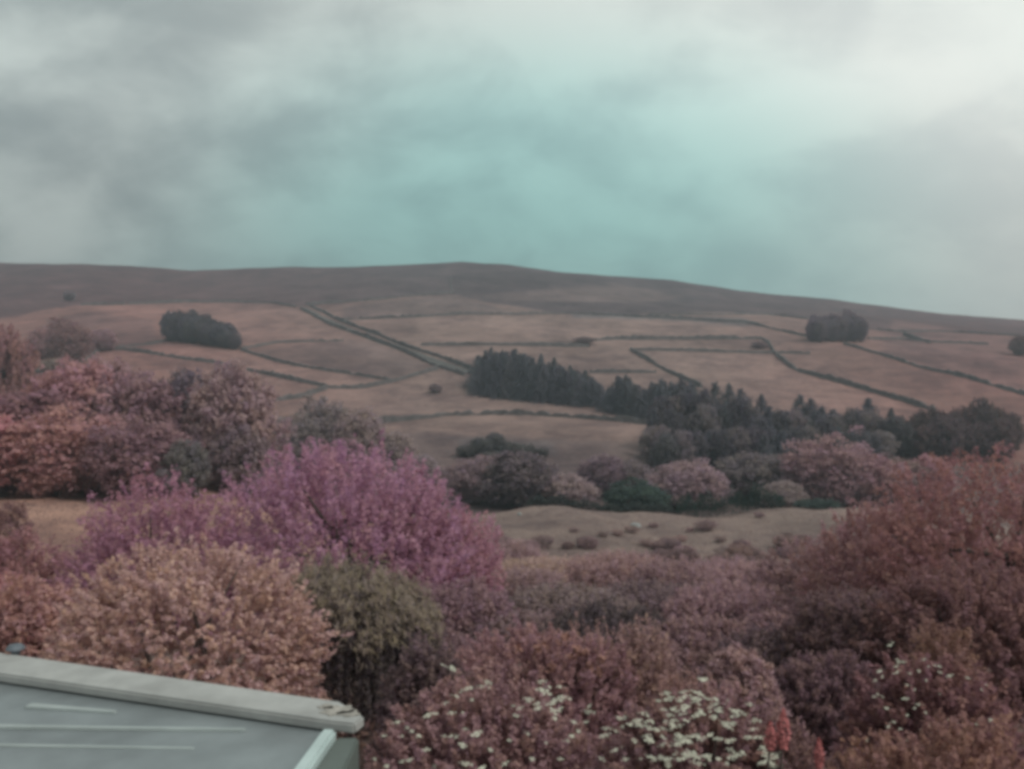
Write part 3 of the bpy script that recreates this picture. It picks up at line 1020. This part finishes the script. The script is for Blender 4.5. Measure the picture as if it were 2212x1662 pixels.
def shrub(name, label, cat, u, vtop, y, wpx, color, seed, leaf, n_cl, per, cl_r, depth=0.8, base=0.0, trunk=False, parts=None, extra=0.0, **kw):
    rng = np.random.default_rng(seed)
    x = (u - CX) / F * y
    zg = g(x, y)
    H = -(vtop - CY) / F * y - zg + extra
    W = wpx / F * y
    t = empty(name, (x, y, zg - 0.03), label, cat)
    lo = base * H
    hz = (H - lo) * 0.5
    kw['zmin'] = max(kw.get('zmin', -0.8), -0.62)
    Q, ti, hu, c = crown_arrays(rng, W * 0.47, W * 0.47 * depth, hz * 1.20, lo + hz * 0.76, int(n_cl * 2.6), max(7, int(per * (0.39 if y < 28 else 0.26))), cl_r * 0.95, leaf * (1.0 if y < 28 else 1.1), **kw)
    link('crown', quads_mesh('crown', Q, ti, hu), t, color=leafy(color, 1.88, 0.80))
    r0 = 0.018 * H + 0.012 * W
    if trunk:
        paths = limb_paths(rng, c, H, H * 0.6, r0, 22)
    else:
        paths = []
        for i in rng.choice(len(c), min(16, len(c)), replace=False):
            e = c[i]
            b = np.array([rng.normal(0, 0.08) * W, rng.normal(0, 0.08) * W, -0.05])
            paths.append(([b, (b + e) / 2 + np.array([0, 0, 0.08 * H]), e], [r0 * 0.5, r0 * 0.3, r0 * 0.08]))
    link('trunk' if trunk else 'stems', tube_mesh('stems', paths, 6), t)
    return t, c, H, W, rng


# big magenta tree and its lower neighbour
shrub('magenta_tree', 'big feathery magenta tree in the middle of the shrubbery', 'tree', 745, 952, 36, 590, K_MAGENTA, 201, 0.080, 560, 135, 0.40, trunk=True, elong=0.75, upshoot=0.9, shell=0.45, lobe_amp=0.22, zmin=-0.95)
shrub('magenta_tree', 'lower purple magenta tree beside the peach coloured bush', 'tree', 345, 1060, 33, 400, (0.270, 0.150, 0.190), 102, 0.075, 360, 110, 0.36, trunk=True, elong=0.6, upshoot=0.9, shell=0.45, lobe_amp=0.22)
shrub('magenta_tree', 'dusky magenta thicket sloping down from the big magenta tree', 'tree', 960, 1085, 38, 260, (0.290, 0.165, 0.195), 103, 0.08, 260, 90, 0.36, trunk=True, elong=0.6, upshoot=0.7, shell=0.45)
# peach bush
shrub('peach_bush', 'broad peach coloured leafy bush behind the grey flat roof', 'bush', 412, 1205, 15, 680, K_PEACH, 104, 0.042, 1650, 50, 0.085, depth=0.75, shell=0.74, lobe_amp=0.34, lobes=12, zmin=-0.7, up=0.7, aspect=0.6, elong=0.16, upshoot=-0.15)
shrub('peach_bush', 'lower orange brown bush running off beside the peach bush', 'bush', 90, 1290, 19, 330, (0.30, 0.19, 0.16), 105, 0.06, 420, 70, 0.20, depth=0.8, shell=0.6, up=0.6, aspect=0.6, elong=0.15)
shrub('pink_bush', 'pink bush at the western garden edge', 'bush', 40, 1235, 26, 260, (0.31, 0.165, 0.165), 106, 0.06, 260, 80, 0.26, elong=0.3)
shrub('pink_bush', 'dark rose bush above the pink bush at the garden edge', 'bush', 30, 1160, 34, 240, (0.24, 0.135, 0.135), 107, 0.07, 240, 80, 0.3, elong=0.3)
shrub('pink_bush', 'small dark bush standing in the western meadow', 'bush', 22, 1085, 62, 100, (0.16, 0.10, 0.095), 108, 0.09, 110, 70, 0.36)
shrub('pink_bush', 'tiny dark thorn bush beside the lower magenta tree', 'bush', 185, 1208, 44, 60, (0.13, 0.10, 0.10), 109, 0.05, 60, 60, 0.2)


# weeping shrub: hanging dark shoots under yellow green tips
def weeping(u, vtop, y, wpx):
    rng = np.random.default_rng(110)
    x = (u - CX) / F * y
    zg = g(x, y)
    H = -(vtop - CY) / F * y - zg
    W = wpx / F * y
    t = empty('weeping_shrub', (x, y, zg - 0.03), 'dark weeping shrub with yellow green tips over hanging grey shoots', 'shrub')
    n, per = 620, 60
    a = rng.uniform(0, 2 * math.pi, n)
    rr = np.sqrt(rng.uniform(0.05, 1, n))
    xx = np.cos(a) * rr
    top = H * (0.97 - 0.09 * (xx + 1) - 0.16 * rr ** 6 + 0.07 * np.sin(5.1 * xx + 1.0) * np.cos(4 * np.sin(a) * rr)) * rng.uniform(0.84, 1.04, n)
    ln = np.minimum(top, H * rng.uniform(0.35, 0.8, n))
    i = np.repeat(np.arange(n), per)
    s = rng.uniform(0, 1, len(i))
    cx, cy = np.cos(a) * rr * W * 0.5, np.sin(a) * rr * W * 0.42
    pos = np.stack([cx[i] * (1 + 0.06 * s) + rng.normal(0, 0.03, len(i)), cy[i] * (1 + 0.06 * s) + rng.normal(0, 0.03, len(i)), top[i] - s * ln[i]], 1)
    al = np.repeat(np.array([[0, 0, -1.0]]), len(i), 0)
    out = np.stack([np.cos(a)[i], np.sin(a)[i], 0 * s], 1)
    Q = leaf_quads(rng, pos, out, 0.075, 0.1, 0.6, 0.18, 0, al)
    link('hanging_shoots', quads_mesh('hanging_shoots', Q, rng.uniform(0, 1, len(i)), rng.uniform(0, 1, len(i))), t, color=(0.16, 0.142, 0.138))
    sel = np.repeat(np.arange(n)[rng.uniform(0, 1, n) < 0.75], 30)
    s2 = (rng.uniform(-0.3, 1, len(sel)) ** 2 * np.sign(rng.uniform(-0.2, 1, len(sel)))) * 0.13 * H * rng.uniform(0.3, 1.4, n)[sel]
    pos = np.stack([cx[sel] * 1.03 + rng.normal(0, 0.06, len(sel)), cy[sel] * 1.03 + rng.normal(0, 0.06, len(sel)), top[sel] - s2 + rng.normal(0, 0.03, len(sel))], 1)
    al = np.stack([np.cos(a)[sel] * 0.5, np.sin(a)[sel] * 0.5, 0 * s2 - 1.0], 1)
    out = np.stack([np.cos(a)[sel], np.sin(a)[sel], 0 * s2 + 0.6], 1)
    Q = leaf_quads(rng, pos, out, 0.085, 0.3, 0.6, 0.14, 0, al)
    link('yellow_tips', quads_mesh('yellow_tips', Q, rng.uniform(0, 1, len(sel)), rng.uniform(0, 1, len(sel))), t, color=(0.37, 0.33, 0.255))
    cc = np.stack([cx, cy, top * 0.9], 1)
    link('trunk', tube_mesh('trunk', limb_paths(rng, cc, H, H * 0.65, 0.09, 24), 6), t)


weeping(785, 1205, 18, 330)

# shrubs of the middle ground
for (u, vt, y, w_, c, sd, lf, lb) in [
    (1185, 1222, 72, 230, (0.30, 0.235, 0.185), 121, 0.11, 'tan yellow bush beyond the orange tipped shrub'),
    (1335, 1205, 66, 240, (0.275, 0.200, 0.185), 122, 0.10, 'dusty pink brown bush at the near field edge'),
    (1545, 1228, 60, 290, (0.255, 0.180, 0.180), 123, 0.10, 'wide dusty mauve bush below the near field'),
    (1235, 1285, 42, 300, (0.195, 0.165, 0.150), 124, 0.08, 'olive grey bush in front of the tan yellow bush'),
    (1410, 1275, 44, 250, (0.165, 0.130, 0.130), 125, 0.08, 'dark grey mauve bush between the olive and mauve bushes'),
    (1575, 1275, 38, 330, (0.245, 0.170, 0.172), 126, 0.08, 'rounded mauve bush above the domed shrub'),
    (1745, 1335, 30, 300, (0.205, 0.140, 0.140), 127, 0.07, 'dark plum bush under the big rusty thicket'),
    (1005, 1270, 31, 240, (0.215, 0.150, 0.160), 128, 0.07, 'dull purple brown bush right of the weeping shrub'),
    (1085, 1180, 80, 200, (0.255, 0.190, 0.185), 129, 0.11, 'grey pink bush at the foot of the magenta thicket'),
    (930, 1370, 22, 240, (0.185, 0.130, 0.135), 130, 0.06, 'dark plum bush beside the hanging grey shoots'),
    (1660, 1225, 64, 200, (0.21, 0.155, 0.15), 133, 0.10, 'dusky bush joining the near field to the rusty thicket'),
    (1330, 1325, 26, 330, (0.090, 0.078, 0.075), 135, 0.065, 'bush behind the spiky shrub, darkened to paint the shade between shrubs'),  # leaf colour darkened to stand in for the shaded gap here
    (1500, 1350, 25, 300, (0.215, 0.150, 0.148), 136, 0.065, 'dusky mauve bush behind the domed shrub'),
    (1660, 1375, 23, 240, (0.135, 0.10, 0.10), 137, 0.06, 'plum brown bush beside the domed shrub'),
    (1130, 1240, 55, 200, (0.235, 0.175, 0.165), 138, 0.09, 'grey brown bush left of the tan yellow bush'),
    (1450, 1225, 56, 200, (0.235, 0.17, 0.165), 139, 0.09, 'dull pink bush between the dusty pink and dusty mauve bushes'),
    (1120, 1340, 30, 240, (0.20, 0.155, 0.15), 134, 0.07, 'low grey brown bush behind the orange tipped shrub')]:
    shrub('garden_bush', lb, 'bush', u, vt, y, w_, c, sd, lf, 300, 75, 0.0085 * y + 0.05, depth=0.7, elong=0.009 * y + 0.05, shell=0.5, lobe_amp=0.25)

# rusty thicket on the east side
shrub('rusty_thicket', 'huge rusty red thicket filling the eastern garden edge', 'tree', 2190, 1025, 30, 640, K_RUST, 141, 0.07, 760, 90, 0.34, trunk=True, elong=0.36, shell=0.5, lobe_amp=0.2, zmin=-0.95)
shrub('rusty_thicket', 'rusty rose bush stepping down from the huge thicket', 'bush', 1930, 1085, 34, 430, (0.250, 0.155, 0.145), 142, 0.075, 480, 85, 0.34, elong=0.36, shell=0.5)
shrub('rusty_thicket', 'brown mauve bush at the low end of the rusty thicket', 'bush', 1790, 1175, 40, 330, (0.215, 0.150, 0.145), 143, 0.08, 380, 80, 0.36, elong=0.4)
shrub('rusty_thicket', 'dark maroon bush in front of the huge rusty thicket', 'bush', 2090, 1230, 20, 440, (0.175, 0.105, 0.095), 144, 0.055, 560, 80, 0.24, elong=0.25)
shrub('rusty_thicket', 'dark brown bush between the domed shrub and the maroon bush', 'bush', 1850, 1290, 22, 330, (0.145, 0.100, 0.095), 145, 0.055, 420, 80, 0.24, elong=0.25)
shrub('orange_shrub', 'small orange brown shrub above the eastern white flowers', 'bush', 2045, 1372, 15, 170, (0.205, 0.130, 0.098), 146, 0.04, 150, 70, 0.14, elong=0.18)

# front row
t, c, H, W, rng = shrub('orange_tipped_shrub', 'reddish shrub with orange shoots behind the white flowering shrub', 'shrub', 1170, 1375, 15, 400, (0.245, 0.155, 0.150), 151, 0.042, 520, 75, 0.15, elong=0.2, shell=0.55, up=0.5)


def sprig_mesh(name, seed, size, n=14, mat=None):
    rng = np.random.default_rng(seed)
    pos = rng.normal(0, 0.35, (n, 3)) * size * np.array([1, 1, 0.8])
    Q = leaf_quads(rng, pos, unit(pos + 1e-6), size * 0.5, 0.6, 0.5, 0.5)
    return quads_mesh(name, Q, None, None, mat)


SPRIGS = [sprig_mesh('orange_shoot', 160 + i, 0.11, mat=M_ORANGE) for i in range(3)]
top = c[np.argsort(-c[:, 2] + 0.2 * c[:, 1])][:200]
for (u, v) in [(1212, 1384), (1222, 1378), (1262, 1412), (1248, 1402), (1190, 1440), (1236, 1420), (1160, 1405), (1290, 1450), (1275, 1440), (1120, 1400), (1300, 1425), (1180, 1392)]:
    y = 14.1
    o = link('orange_shoot', rnd.choice(SPRIGS), t)
    o.location = ((u - CX) / F * y - t.location.x, y - t.location.y, -(v - CY) / F * y - t.location.z)
    o.rotation_euler = (rnd.uniform(0, 6), rnd.uniform(0, 6), rnd.uniform(0, 6))
shrub('spiky_shrub', 'olive brown shrub with upright spiky shoots', 'shrub', 1360, 1385, 15.5, 270, (0.235, 0.165, 0.142), 152, 0.042, 380, 65, 0.12, elong=0.36, upshoot=1.6, shell=0.5)
shrub('domed_shrub', 'neatly domed brown mauve shrub beside the red cones', 'shrub', 1592, 1398, 13, 235, (0.270, 0.195, 0.180), 153, 0.032, 620, 80, 0.09, shell=0.72, lobe_amp=0.06, up=0.5)
shrub('plum_shrub', 'dark plum shrub behind the red cones', 'shrub', 1780, 1420, 16, 260, (0.150, 0.100, 0.102), 154, 0.04, 420, 75, 0.15, elong=0.2)
shrub('plum_shrub', 'dark brown shrub between the weeping shrub and the roof corner', 'shrub', 925, 1415, 14, 200, (0.130, 0.098, 0.095), 155, 0.04, 420, 75, 0.15, elong=0.25)
shrub('orange_shrub', 'low orange brown shrub at the eastern garden foot', 'shrub', 2050, 1565, 8.5, 520, (0.215, 0.130, 0.098), 156, 0.034, 560, 60, 0.10, elong=0.14)


# white flowering shrubs
def flower_mesh(seed, size):
    """flat head of many small cream florets"""
    rng = np.random.default_rng(seed)
    n = 22
    a = rng.uniform(0, 6.283, n); r = rng.uniform(0, 1, n) ** 0.7 * size * 1.25
    ph = rng.uniform(0, 3.14)
    pos = np.stack([np.cos(a) * r * (1 + 0.6 * np.cos(2 * (a - ph))), np.sin(a) * r * rng.uniform(0.35, 0.8), 0.25 * (size - r) + rng.normal(0, size * 0.06, n)], 1)
    out = np.repeat(np.array([[0, -0.2, 1.0]]), n, 0)
    Q = leaf_quads(rng, pos, out, size * 0.24, 0.8, 0.35, 0.95)
    return quads_mesh('flower_head', Q, None, None, M_PETAL)


FLOWERS = [flower_mesh(170 + i, 0.042) for i in range(8)]


def flowering(name, label, u, vtop, y, wpx, color, seed, spots, fsize, depth=0.7, base=0.0, n_cl=620, per=70):
    t, c, H, W, rng = shrub(name, label, 'shrub', u, vtop, y, wpx, color, seed, 0.034, n_cl, per, 0.105, depth=depth, elong=0.13, shell=0.55, up=0.6, aspect=0.6, lobe_amp=0.18)
    for (fu, fv, s) in spots:
        # put the head on the front of the crown's ellipsoid along its own line of sight
        ax, az = (fu - CX) / F, -(fv - CY) / F
        A, B, C = W * 0.47, W * 0.47 * depth, H * 0.60
        ox, oy, oz = -t.location.x, -t.location.y, -t.location.z - H * 0.38
        qa = (ax / A) ** 2 + (1 / B) ** 2 + (az / C) ** 2
        qb = 2 * (ax * ox / A ** 2 + oy / B ** 2 + az * oz / C ** 2)
        qc = (ox / A) ** 2 + (oy / B) ** 2 + (oz / C) ** 2 - 1.0
        disc = qb * qb - 4 * qa * qc
        yy = (-qb - math.sqrt(disc)) / (2 * qa) if disc > 0 else -qb / (2 * qa)
        yy -= rnd.uniform(0.12, 0.30)
        o = link('flower_head', rnd.choice(FLOWERS), t)
        o.location = (ax * yy - t.location.x, yy - t.location.y, az * yy - t.location.z)
        k = s * fsize
        o.scale = (k * rnd.uniform(0.8, 1.5), k, k)
        o.rotation_euler = (rnd.uniform(0.2, 0.9), rnd.uniform(-0.4, 0.4), rnd.uniform(-0.6, 0.6))
    return t


S1 = [(975, 1443, 1.3), (1052, 1474, .9), (1044, 1484, .9), (1000, 1492, .9), (1008, 1488, .7), (1018, 1487, .7), (985, 1504, .7), (1168, 1473, 1.0), (1178, 1496, 1.1), (1170, 1490, 1.2), (1186, 1484, .7), (1210, 1484, .8),
      (1204, 1512, 1.2), (1194, 1518, 1.2), (1214, 1506, .9), (1228, 1510, .8), (1162, 1520, .9), (1162, 1530, .8), (1195, 1536, 1.1), (1207, 1534, .9), (1140, 1510, .7), (1142, 1516, .6), (1122, 1530, .6), (1110, 1525, .6),
      (1118, 1547, .7), (1112, 1545, .6), (1270, 1538, .9), (1272, 1526, .6), (1198, 1552, .9), (975, 1540, .8), (960, 1520, .7), (1020, 1512, .6), (1000, 1540, .5), (860, 1560, .8), (845, 1562, .7), (880, 1572, .7), (890, 1580, .7),
      (868, 1590, .6), (925, 1545, .8), (940, 1542, .6), (905, 1590, .9), (830, 1590, .6), (1005, 1575, .7), (870, 1645, .9), (885, 1642, .7), (1030, 1585, 1.0), (975, 1590, .6), (960, 1590, .7), (985, 1592, .7), (1000, 1610, .9), (1005, 1650, .9),
      (1040, 1660, .9), (940, 1655, .7), (1060, 1620, .6), (1100, 1600, .7), (1140, 1585, .6), (1150, 1640, .7), (1250, 1580, .7), (1265, 1560, .7), (1240, 1560, .6), (1225, 1600, .8), (1235, 1590, .7), (920, 1620, .7), (810, 1640, .6), (835, 1655, .7), (1090, 1650, .7), (1180, 1605, .5), (1210, 1640, .6)]
S2 = []
fr = random.Random(21)
for (u, v, w_, h_, n, s) in [(1520, 1470, 22, 10, 5, 1.0), (1470, 1497, 60, 8, 12, 1.0), (1460, 1512, 60, 8, 12, 1.0), (1530, 1508, 50, 10, 12, 1.0), (1455, 1532, 40, 14, 9, 1.0), (1540, 1535, 44, 20, 12, 1.0), (1585, 1545, 48, 14, 12, 1.0),
                            (1420, 1560, 70, 20, 22, 1.1), (1465, 1555, 30, 16, 8, 1.1), (1520, 1545, 30, 12, 8, .9), (1595, 1570, 50, 16, 10, 1.0), (1440, 1600, 70, 18, 22, 1.1), (1500, 1595, 50, 16, 12, 1.0), (1570, 1598, 30, 10, 6, .9), (1650, 1590, 60, 12, 10, .9),
                            (1490, 1635, 60, 18, 14, 1.1), (1560, 1640, 60, 18, 14, 1.1), (1640, 1630, 80, 18, 20, 1.0), (1420, 1640, 60, 18, 12, 1.0), (1665, 1650, 60, 10, 12, .9), (1615, 1520, 10, 12, 4, .9)]:
    for _ in range(n):
        if fr.random() < 0.78:
            S2.append((u + fr.uniform(-w_, w_) * 0.72, v + fr.gauss(0, h_ * 0.42), s * fr.uniform(0.35, 0.9)))
for p in [(1340, 1552, .8), (1350, 1549, .8), (1308, 1574, .6), (1345, 1570, .7), (1362, 1566, 1.0), (1330, 1580, .7), (1300, 1590, .8), (1310, 1588, .8), (1370, 1600, .9), (1385, 1540, .8), (1330, 1620, .8), (1350, 1640, .8), (1300, 1640, .7)]:
    S2.append(p)
S3 = []
for (u, v) in [(1928, 1388), (1922, 1394), (1938, 1425), (1940, 1430), (1950, 1430), (1935, 1440), (1930, 1455), (1938, 1452), (1900, 1450), (1905, 1462), (1890, 1470), (1895, 1500), (1905, 1505), (1888, 1505), (1918, 1570), (1960, 1480), (1975, 1490), (1995, 1425), (2005, 1440),
              (2020, 1438), (1985, 1450), (2000, 1470), (2030, 1452), (2050, 1460), (1975, 1530), (1985, 1522), (1960, 1545), (2000, 1540), (2030, 1500), (2050, 1555), (2060, 1560), (2130, 1480), (2120, 1490), (2140, 1555), (2110, 1565), (1930, 1560), (1945, 1575), (1990, 1575), (2010, 1570), (2030, 1440),
              (1965, 1455), (1955, 1510), (1915, 1530), (2075, 1510), (2090, 1465), (1870, 1600), (1905, 1595), (1960, 1600)]:
    S3.append((u, v, fr.uniform(0.45, 0.8)))
flowering('flowering_shrub', 'wide reddish shrub sprinkled with scattered small white flower heads', 1060, 1455, 10.2, 600, (0.225, 0.148, 0.140), 181, S1, 0.95)
flowering('flowering_shrub', 'shrub covered in dense flat cream flower clusters', 1500, 1462, 9.4, 440, (0.225, 0.148, 0.135), 182, S2, 1.0, n_cl=520)
flowering('flowering_shrub', 'maroon shrub with tiny scattered white flowers on the east side', 2010, 1395, 11.0, 400, (0.185, 0.105, 0.100), 183, S3, 0.8, n_cl=520)

# shrub with red cones
t, c, H, W, rng = shrub('red_cone_shrub', 'low red brown shrub bearing upright red flower cones', 'shrub', 1730, 1605, 9.0, 260, (0.175, 0.115, 0.105), 190, 0.034, 300, 60, 0.10, elong=0.16)


def cone_mesh(seed, h, r):
    rng = np.random.default_rng(seed)
    n = 420
    s = rng.uniform(0, 1, n)
    a = rng.uniform(0, 6.283, n)
    rr = r * np.clip(np.sin(np.clip(s * 1.15 + 0.22, 0, 1.37) * math.pi / 1.37), 0, 1) ** 0.8 * rng.uniform(0.55, 1.05, n)
    rr = np.minimum(rr, r * (1 - s) * 1.7 + 0.004)
    pos = np.stack([np.cos(a) * rr, np.sin(a) * rr, s * h], 1)
    out = np.stack([np.cos(a), np.sin(a), 0 * a + 0.5], 1)
    al = np.repeat(np.array([[0, 0, 1.0]]), n, 0) + out * 0.5
    return quads_mesh('red_cone', leaf_quads(rng, pos, out, 0.018, 0.2, 0.4, 0.55, 0, al), None, None, M_CONE)


for i, (u, v0, v1, y, r) in enumerate([(1692, 1532, 1615, 7.9, 0.070), (1664, 1560, 1618, 7.9, 0.055), (1769, 1596, 1658, 7.9, 0.046)]):
    h = (v1 - v0) / F * y
    o = link('red_cone', cone_mesh(195 + i, h, r), t)
    zb = -(v1 - CY) / F * y
    o.location = ((u - CX) / F * y - t.location.x, y - t.location.y, zb - t.location.z)
    o2 = link('cone_stalk', tube_mesh('cone_stalk', [([(0, 0.35, -0.7), (0, 0.06, -0.2), (0, 0, h * 0.9)], [0.016, 0.012, 0.004])], 6), t)
    o2.location = o.location

# ------------------------------------------------------------------ flat roofed extension
HR = 1.25                                         # roof lies this far under the lens


def on(u, v, h=HR):
    y = h * F / (v - CY)
    return np.array([(u - CX) / F * y, y])


FAR_L, FAR_R = on(0, 1409), on(735, 1515)
TIP, TIP_IN, NEAR_R, NEAR_L = on(788, 1548), on(766, 1564), on(712, 1558), on(0, 1461)
dL = unit((FAR_R - FAR_L)[None])[0]                       # along the far edge
nL = np.array([-dL[1], dL[0]])                            # outwards, away from the house
left = FAR_L - dL * 1.3
left_in = NEAR_L - dL * 1.3


def prism(name, poly, z0, z1, mat, parent, bevel=0.0):
    import bmesh
    bm = bmesh.new()
    vs_ = [bm.verts.new((p[0], p[1], z0)) for p in poly]
    f = bm.faces.new(vs_)
    r = bmesh.ops.extrude_face_region(bm, geom=[f])
    up = [v for v in r['geom'] if isinstance(v, bmesh.types.BMVert)]
    for v in up:
        v.co.z = z1
    bmesh.ops.recalc_face_normals(bm, faces=bm.faces)
    if bevel:
        bmesh.ops.bevel(bm, geom=list(bm.edges), offset=bevel, segments=2, affect='EDGES')
    me = bpy.data.meshes.new(name)
    bm.to_mesh(me); bm.free()
    return link(name, me, parent, mat)


def extension():
    base = NEAR_R - dL * 1.6 + np.array([0, -0.8])
    zg = g(base[0], base[1])
    t = empty('flat_roofed_extension', (base[0], base[1], zg), 'grey flat roofed house extension with pale coping at its edge', 'building')

    def loc(p):
        return np.array(p) - base
    zr = -HR - zg
    back = 2.0
    # coping strip along the far edge, cut off at the corner
    prism('coping', [loc(p) for p in (left, FAR_R, TIP, TIP_IN, NEAR_R, left_in)], zr - 0.040, zr, M_COPE, t, 0.008)
    rl = np.random.default_rng(4)
    for cx_, cy_, rad in ((728, 1535, 0.055), (752, 1543, 0.035), (705, 1528, 0.028)):
        cc = on(cx_, cy_)
        prism('lichen_patch', [loc(cc + rad * rl.uniform(0.55, 1.15) * np.array([math.cos(a) * 1.2, math.sin(a)])) for a in np.linspace(0, 6.283, 15)[:-1]], zr - 0.002, zr + 0.003, M_DIRT, t)
    # roof sheet, tucked under the coping
    sheet = [left_in + nL * 0.12, NEAR_R + nL * 0.08 - dL * 0.02, NEAR_R + np.array([0.02, -1.0]) * back, left_in + np.array([0, -1.0]) * back]
    prism('roof_sheet', [loc(p) for p in sheet], zr - 0.16, zr - 0.045, M_ROOF, t)
    # raised pale strips standing in for reflections on the sheet
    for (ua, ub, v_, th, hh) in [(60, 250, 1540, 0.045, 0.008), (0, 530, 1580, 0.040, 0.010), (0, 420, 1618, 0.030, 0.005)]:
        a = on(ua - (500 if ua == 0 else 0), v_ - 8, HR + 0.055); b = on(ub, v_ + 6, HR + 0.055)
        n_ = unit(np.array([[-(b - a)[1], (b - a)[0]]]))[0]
        prism('reflection_streak', [loc(a - n_ * th / 2), loc(b - n_ * th * 0.2), loc(b + n_ * th * 0.2), loc(a + n_ * th / 2)], zr - 0.06, zr - 0.045 + hh, M_STREAK, t, 0.003)
    # pale edge trim and dark outer fascia on the side
    b0, b1 = on(716, 1566, HR), on(642, 1668, HR)
    d_ = unit((b1 - b0)[None])[0]
    n_ = np.array([-d_[1], d_[0]])
    prism('edge_trim', [loc(b0 - n_ * 0.034), loc(b0 + n_ * 0.020), loc(b0 + d_ * back + n_ * 0.020), loc(b0 + d_ * back - n_ * 0.034)], zr - 0.075, zr - 0.058 + 0.045, M_TRIM, t, 0.010)
    e0, e1 = on(776, 1566, HR), on(728, 1668, HR)
    de = unit((e1 - e0)[None])[0]
    prism('side_fascia', [loc(b0 + n_ * 0.02), loc(e0), loc(e0 + de * back), loc(b0 + d_ * back + n_ * 0.02)], zr - 0.30, zr - 0.045, M_SIDE, t, 0.008)
    # walls below
    wl = left_in + nL * 0.03
    w0 = NEAR_R + nL * 0.03
    prism('wall', [loc(wl), loc(w0), loc(w0 + np.array([0.02, -1.0]) * (back - 0.1)), loc(wl + np.array([0, -1.0]) * (back - 0.1))], -0.3, zr - 0.165, M_WALL, t)
    # small vent cap on the coping
    vc = on(28, 1412, HR)
    v_ = empty('vent_cap', (vc[0], vc[1] + 0.02, -HR), 'small dark domed vent cap on the end of the coping', 'vent')
    pr = [(0.0, -0.01), (0.02, -0.01), (0.02, 0.012), (0.042, 0.014), (0.040, 0.022), (0.028, 0.034), (0.0, 0.040)]
    V, Fc = [], []
    for (r_, z_) in pr:
        for k in range(16):
            an = k * math.pi / 8
            V.append((max(r_, 1e-4) * math.cos(an), max(r_, 1e-4) * math.sin(an), z_))
    for i in range(len(pr) - 1):
        for k in range(16):
            Fc.append((i * 16 + k, i * 16 + (k + 1) % 16, (i + 1) * 16 + (k + 1) % 16, (i + 1) * 16 + k))
    me = bpy.data.meshes.new('cap')
    me.from_pydata(V, [], Fc)
    link('cap', me, v_, M_VENT)


extension()

# ------------------------------------------------------------------ haze


def haze(density):
    x0, x1, y0, y1, z0, z1 = -2400, 2400, -70, 1640, -120, 165
    V = [(x, y, z) for x in (x0, x1) for y in (y0, y1) for z in (z0, z1)]
    Fc = [(0, 1, 3, 2), (4, 6, 7, 5), (0, 4, 5, 1), (2, 3, 7, 6), (0, 2, 6, 4), (1, 5, 7, 3)]
    me = bpy.data.meshes.new('haze')
    me.from_pydata(V, [], Fc)
    m = bpy.data.materials.new('haze')
    m.use_nodes = True
    w = NT(m.node_tree)
    out = w.n('ShaderNodeOutputMaterial')
    pv = w.n('ShaderNodeVolumePrincipled')
    pv.inputs['Color'].default_value = (0.72, 0.88, 0.96, 1)
    pv.inputs['Density'].default_value = density
    pv.inputs['Anisotropy'].default_value = 0.2
    w.l(pv.outputs[0], out.inputs['Volume'])
    o = link('haze', me, None, m)
    o['kind'] = 'stuff'
    o['label'] = 'thin pale damp haze filling the whole valley'


haze(0.00030)
